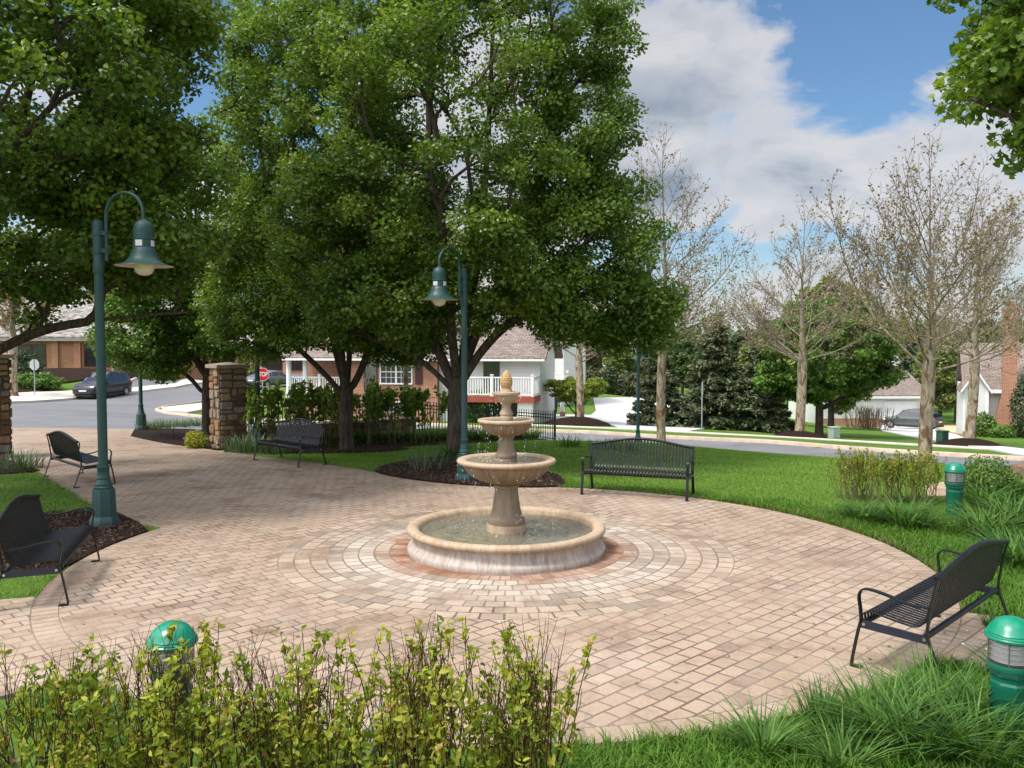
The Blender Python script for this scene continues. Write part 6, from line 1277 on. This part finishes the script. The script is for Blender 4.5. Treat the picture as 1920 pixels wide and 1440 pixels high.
def window(par, x, y, z0, z1, w, nx=2, rows=4, cols=3, frame=M_WHITE, d=.06):
    """double window on a wall facing -y at local x"""
    m = MB(); x0, x1 = x - w/2, x + w/2; f = .07
    m.bx(x0-f, x1+f, y-d, y, z1, z1+f); m.bx(x0-f, x1+f, y-d-.03, y, z0-f, z0); m.bx(x0-f, x0, y-d, y, z0, z1); m.bx(x1, x1+f, y-d, y, z0, z1)
    for k in range(1, nx): q = x0 + w*k/nx; m.bx(q-.05, q+.05, y-d, y, z0, z1)
    m.bx(x0, x1, y-d+.01, y-.005, (z0+z1)/2-.025, (z0+z1)/2+.025); fr = m.build('window', frame, par)
    m = MB(); m.bx(x0, x1, y-.02, y-.008, z0, z1); m.build('pane', M_PANE, fr)
    if cols:
        m = MB(); sw = w/nx
        for k in range(nx):
            for c in range(1, cols): q = x0 + sw*k + sw*c/cols; m.bx(q-.012, q+.012, y-.04, y-.021, z0, z1)
        for r_ in range(1, rows): q = z0 + (z1-z0)*r_/rows; m.bx(x0, x1, y-.038, y-.0215, q-.012, q+.012)
        m.build('muntin', frame, fr)
    return fr
def railing(par, pts, z0, h=.95, gap=.13):
    m = MB()
    for (xa, ya), (xb, yb) in zip(pts[:-1], pts[1:]):
        L = math.hypot(xb-xa, yb-ya); a = math.atan2(yb-ya, xb-xa); n_ = max(1, int(L/gap))
        m.box(((xa+xb)/2, (ya+yb)/2, z0+h), (L, .09, .07), a); m.box(((xa+xb)/2, (ya+yb)/2, z0+.10), (L, .06, .06), a)
        for k in range(n_): f = (k+.5)/n_; m.box((xa+(xb-xa)*f, ya+(yb-ya)*f, z0+h/2+.05), (.055, .04, h-.12), a)
    r_ = m.build('railing', M_WHITE, par)
    for (x, y) in pts: m = MB(); m.box((x, y, z0+(h+.12)/2), (.13, .13, h+.12)); m.box((x, y, z0+h+.14), (.17, .17, .05)); m.build('railing_post', M_WHITE, par)
# brick house across the street: local x runs right along its front, y away, z = 0 at world height
hz = -.22
hb = thing('brick_house', 'red brick house with white deck and porch across the street behind the big tree', 'house', (-4.07, 46.5, hz), math.atan2(-.2, .98))
g0 = -1.75
m = MB(); m.bx(-5.0, 0, 0, 5.5, g0, 2.25); m.bx(-8.6, -5.0, 2.0, 5.5, g0, 2.25); m.build('brick_wall', M_BRICK, hb)
m = MB(); m.bx(-5.03, .03, -.03, 0, -.12, .12); m.build('brick_band', M_BRICK, hb)
m = MB(); m.bx(-.3, .0, -.035, .3, .13, 2.25); m.build('brick_pier', M_BRICK, hb)
m = MB(); m.bx(.0, 5.62, .35, 5.5, g0, 2.25); m.build('siding_wall', M_SIDING, hb)
m = MB(); gable(m, -8.6, 5.62, 0, 5.5, 2.2, 4.05, .45, .16); m.build('roof', M_SHINGLE, hb)
m = MB(); m.plate([(-8.6,0,2.25),(-8.6,5.5,2.25),(-8.6,2.75,4.0)], (.1,0,0)); m.build('gable_wall', M_SIDING, hb); m = MB(); m.plate([(5.62,.35,2.25),(5.62,5.5,2.25),(5.62,2.75,4.0)], (-.1,0,0)); m.build('gable_wall', M_SIDING, hb)
m = MB(); m.bx(-8.9, 6.0, -.50, -.42, 1.86, 1.97); m.build('gutter', M_WHITE, hb)
window(hb, -2.35, 0, .62, 1.86, 1.75, 2, 4, 3)
for x in (-3.65, -1.05): m = MB(); m.bx(x-.2, x+.2, -.05, 0, .55, 1.92); m.build('shutter', M_SHUTTER, hb)
window(hb, -2.35, 0, -.95, -.45, 1.75, 2, 1, 0)
# porch on the left
m = MB(); m.bx(-8.9, -5.05, -.1, 2.0, -.30, -.05); m.build('porch_floor', M_CONC, hb); m = MB(); m.bx(-8.9, -5.05, .0, 1.9, g0, -.30); m.build('porch_base', M_BRICK, hb)
for x in (-8.75, -7.75): m = MB(); m.lathe([(.19, -.05), (.19, .06), (.15, .08), (.14, 1.9), (.19, 1.95), (.19, 2.05)], 14, (x, .05, 0)); m.build('porch_column', M_WHITE, hb, smooth=True, angle=40)
m = MB(); m.bx(-9.1, -5.02, -.2, .14, 1.98, 2.2); m.build('porch_beam', M_WHITE, hb); railing(hb, [(-8.75, .05), (-6.9, .05), (-5.1, .05)], -.05)
m = MB(); m.bx(-6.4, -5.4, 1.94, 2.0, -.05, 2.0); m.build('door', M_TAUPE, hb)
# deck
m = MB(); m.bx(1.2, 5.6, -1.6, .35, -.05, .05); m.build('deck_floor', M_TAUPE, hb); m = MB(); m.bx(1.15, 5.65, -1.68, -1.6, -.26, .06); m.bx(1.15, 1.22, -1.6, .35, -.26, .06); m.bx(5.58, 5.65, -1.6, .35, -.26, .06); m.build('deck_beam', M_REDTRIM, hb)
railing(hb, [(1.25, .3), (1.25, -1.55), (3.4, -1.55), (5.55, -1.55), (5.55, .3)], .05, .98)
m = MB(); m.bx(1.4, 4.6, .29, .33, -1.7, -.28); m.build('garage_opening', M_DARKIN, hb); m = MB(); m.bx(3.4, 4.55, .24, .288, -1.7, -.3); m.build('garage_door', simple('olive_door', (.16, .16, .13), .7), hb)
m = MB(); m.bx(4.75, 5.55, -1.5, -1.2, g0 - .1, -.27); m.build('deck_post', M_SIDING, hb)
m = MB(); m.bx(2.5, 3.4, .30, .345, .08, 2.0); d = m.build('patio_door', M_PANE, hb)
# the next unit, further back
h2 = thing('deck_house', 'white house corner with a raised deck beyond the brick house', 'house', (*atd(1018, 60), 0), R(-18)); g1 = gz(*atd(1018, 60)) - .4
m = MB(); m.bx(-3, 1.2, 1.2, 8, g1, 2.7); m.build('siding_wall', M_SIDING, h2); m = MB(); m.bx(-.5, 1.55, -.2, 1.2, -.65, -.5); m.build('deck_floor', M_TAUPE, h2); m = MB(); m.bx(-.5, 1.6, -.28, -.2, -.85, -.5); m.build('deck_beam', M_REDTRIM, h2)
railing(h2, [(-.4, -.15), (1.5, -.15), (1.5, 1.1)], -.5, 1.0); m = MB(); gable(m, -3, 1.2, 1.2, 8, 2.65, 4.7, .3); m.build('roof', M_SHINGLE, h2); m = MB(); m.bx(1.3, 1.5, -.1, .1, g1, -.85); m.build('deck_post', M_WHITE, h2)
m = MB(); m.bx(-.3, .5, 1.15, 1.19, -.4, 1.5); m.build('patio_door', M_PANE, h2)
t = thing('wheeled_bin', 'dark wheeled bin beside the second deck', 'bin', (*atd(1037, 54), gz(*atd(1037, 54)) + .1)); m = MB(); m.hexa([(-.24,-.24,0),(.24,-.24,0),(.24,.24,0),(-.24,.24,0),(-.3,-.3,.9),(.3,-.3,.9),(.3,.3,.9),(-.3,.3,.9)]); m.build('body', M_NAVY, t); m = MB(); m.box((0, 0, .94), (.66, .66, .07)); m.build('lid', M_NAVY, t, bevel=.02)
# orange brick office at the left
ha = thing('brick_office', 'orange brick office with a grey shake roof behind the black car', 'building', (-35.5, 73.0, .35), R(8))
m = MB(); m.bx(-14, 7, 0, 12, -2.5, 2.9); m.build('brick_wall', M_BRICKO, ha)
m = MB(); gable(m, -14, 7, 0, 12, 2.85, 6.2, .4, .2); m.build('roof', M_SHAKE, ha); m = MB(); m.bx(-14.4, 7.4, -.48, -.4, 2.45, 2.65); m.build('fascia', M_TAUPE, ha)
for x in (-9.5, -5.2, 0.1, 3.9): window(ha, x, 0, .35, 2.1, 2.1, 2, 1, 0, M_SHUTTER)
for x in (-7.3, -3.3, -1.5, 2.1, 5.6): m = MB(); m.bx(x-.25, x+.25, -.22, 0, -2.5, 2.6); m.build('brick_pier', M_BRICKO, ha)
m = MB(); m.bx(-14.02, 7.02, -.1, 0, -.25, .0); m.build('brick_sill', M_BRICKO, ha)
hc = thing('brick_office', 'brick building with dark shopfront glass behind the stop sign', 'building', (*atd(490, 98), gz(*atd(490, 98)) - .2), R(-6))
m = MB(); m.bx(-7, 7, 0, 10, -1.5, 3.2); m.build('brick_wall', M_BRICKO, hc); m = MB(); gable(m, -7, 7, 0, 10, 3.1, 6.3, .8, .2); m.build('roof', M_SHAKE, hc)
for x in (-4.6, 1.4, 4.4): window(hc, x, 0, .4, 2.7, 2.2, 3, 1, 0, M_SHUTTER)
for x in (-1.2, -.1, 2.95): m = MB(); m.bx(x-.28, x+.28, -.35, 0, -1.5, 3.0); m.build('brick_pier', M_BRICKO, hc)
# white house with the big chimney at the right
hr = thing('chimney_house', 'white sided house with a tall brick chimney at the right edge', 'house', (*atd(1852, 48.2), -2.62), R(-25))
m = MB(); m.bx(0, 9, 0, 8, -.6, 2.75); m.bx(-1.15, 0, -.5, 8, -.6, 2.75); m.build('siding_wall', M_SIDING, hr); m = MB(); m.bx(-1.2, 0.0, -.55, -.5, -.6, .22); m.build('brick_base', M_BRICK, hr)
m = MB(); gable(m, -.9, 9, 0, 8, 2.7, 5.1, .35, .14); m.build('roof', M_SHINGLE, hr)
m = MB(); gable(m, -1.15, 0, -.5, 4, 2.7, 3.6, .2, .12, 'y'); m.build('entry_roof', M_SHINGLE, hr); m = MB(); m.add([(-1.15,-.502,2.75),(0,-.502,2.75),(-.575,-.502,3.55)], [np.array([[0,1,2]])]); m.build('gable_wall', M_SIDING, hr)
m = MB()
for sgn in (1, -1): xa = -.575 - sgn * .78; m.hexa([(xa, -.76, 2.36), (xa, -.70, 2.36), (-.575, -.70, 3.58), (-.575, -.76, 3.58), (xa, -.76, 2.52), (xa, -.70, 2.52), (-.575, -.70, 3.74), (-.575, -.76, 3.74)])
m.bx(.1, 9.3, -.42, -.34, 2.42, 2.62); m.build('fascia', M_WHITE, hr)
m = MB(); m.bx(-.06, .06, -.56, -.46, -.6, 2.75); m.bx(-1.2, -1.1, -.54, -.46, .2, 2.75); m.build('corner_trim', M_WHITE, hr)
cx = 1.05; m = MB(); pr = [(.62, -.6), (.62, .9), (.55, 1.5), (.39, 2.25), (.36, 2.6), (.36, 6.5)]; vs = [(cx + sx * w_, yy, z) for w_, z in pr for sx, yy in ((-1, -.5), (1, -.5), (1, .05), (-1, .05))]
i = np.arange(len(pr) - 1)[:, None] * 4; j = np.arange(4)[None]; j2 = (j + 1) % 4; m.add(vs, [np.stack([i + j, i + j2, i + 4 + j2, i + 4 + j], -1).reshape(-1, 4)]); m.bx(cx-.42, cx+.42, -.56, .11, 6.5, 7.05); m.bx(cx-.46, cx+.46, -.60, .15, 7.05, 7.2); ch = m.build('chimney', M_BRICK, hr)
m = MB(); m.bx(cx-.16, cx+.16, -.4, -.08, 7.2, 7.5); m.build('chimney_pot', M_BRICKO, ch)
# garage house down the slope
hg = thing('garage_house', 'white house with a double garage door down the sloping driveway', 'house', (*atd(1690, 81), -5.25), R(2))
m = MB(); m.bx(-7.5, 2.4, 0, 9, -.8, 3.1); m.build('siding_wall', M_SIDING, hg); m = MB(); m.bx(-7.55, -1.8, -.06, 0, -.8, .75); m.build('brick_base', M_BRICK, hg)
m = MB(); gable(m, -7.5, 2.4, 0, 9, 3.0, 5.0, .4, .15); m.build('roof', M_SHINGLE, hg); m = MB(); m.bx(-8, 2.85, -.5, -.42, 2.65, 2.86); m.build('fascia', M_WHITE, hg)
m = MB(); m.bx(-1.35, 1.3, -.05, 0, -.1, 2.15)
gd = m.build('garage_door', M_WHITE, hg); m = MB()
for k in range(4): m.bx(-1.3, 1.25, -.065, -.051, .02 + .54*k, .50 + .54*k)
m.build('door_panel', M_WHITE, gd); m = MB(); m.bx(-1.6, -1.35, -.09, 0, -.1, 2.3); m.bx(1.3, 1.5, -.09, 0, -.1, 2.3); m.bx(-1.35, 1.3, -.09, 0, 2.15, 2.35); m.build('door_frame', M_WHITE, hg)
m = MB(); m.box((2.0, -.12, 1.75), (.18, .2, .42)); m.lathe([(.14, 1.97), (.02, 2.1)], 4, (2.0, -.12, 0), phase=PI/4); m.build('wall_lamp', M_IRON, hg)
hd = thing('far_house', 'distant white gabled house with a brown roof above the garage', 'house', (*atd(1695, 108), -5.2), R(0)); m = MB(); m.bx(-3.2, 3.2, 0, 8, -1, 5.0); m.build('siding_wall', M_SIDING, hd); m = MB(); gable(m, -3.2, 3.2, 0, 8, 4.9, 7.4, .5, .2); m.build('roof', M_SHINGLE, hd)
m = MB(); m.bx(-2.2, -.8, -.6, .5, 5.0, 6.0); m.add([(-2.2,-.61,6.0),(-.8,-.61,6.0),(-1.5,-.61,6.9)], [np.array([[0,1,2]])]); m.build('dormer', M_SIDING, hd); m = MB(); gable(m, -2.2, -.8, -.6, 2, 5.95, 6.95, .2, .12, 'y'); m.build('dormer_roof', M_SHINGLE, hd)
for x in (-2, 2): window(hd, x, 0, 2.6, 4.0, 1.0, 1, 2, 2)
# far townhouses seen under the branches in the middle
for i, (px, d, w_, mt, lb) in enumerate(((1105, 140, 7, M_SIDING, 'pale townhouse far beyond the lime shrub'), (1165, 150, 7, M_BRICKO, 'brick townhouse far beyond the concrete drive'))):
    x, y = atd(px, d); th_ = thing('townhouse', lb, 'house', (x, y, gz(x, y)), R(5), 'far townhouses'); m = MB(); m.bx(-w_/2, w_/2, 0, 8, -1, 5.2); m.build('wall', mt, th_); m = MB(); gable(m, -w_/2, w_/2, 0, 8, 5.1, 7.6, .4, .2); m.build('roof', M_SHINGLE, th_)
    for xx in (-2, 0, 2): window(th_, xx, 0, 3.2, 4.5, .9, 1, 2, 2); window(th_, xx, 0, .6, 2.0, .9, 1, 2, 2)
for o in bpy.data.objects:
    if o.type == 'MESH' and o.parent is not None: pass
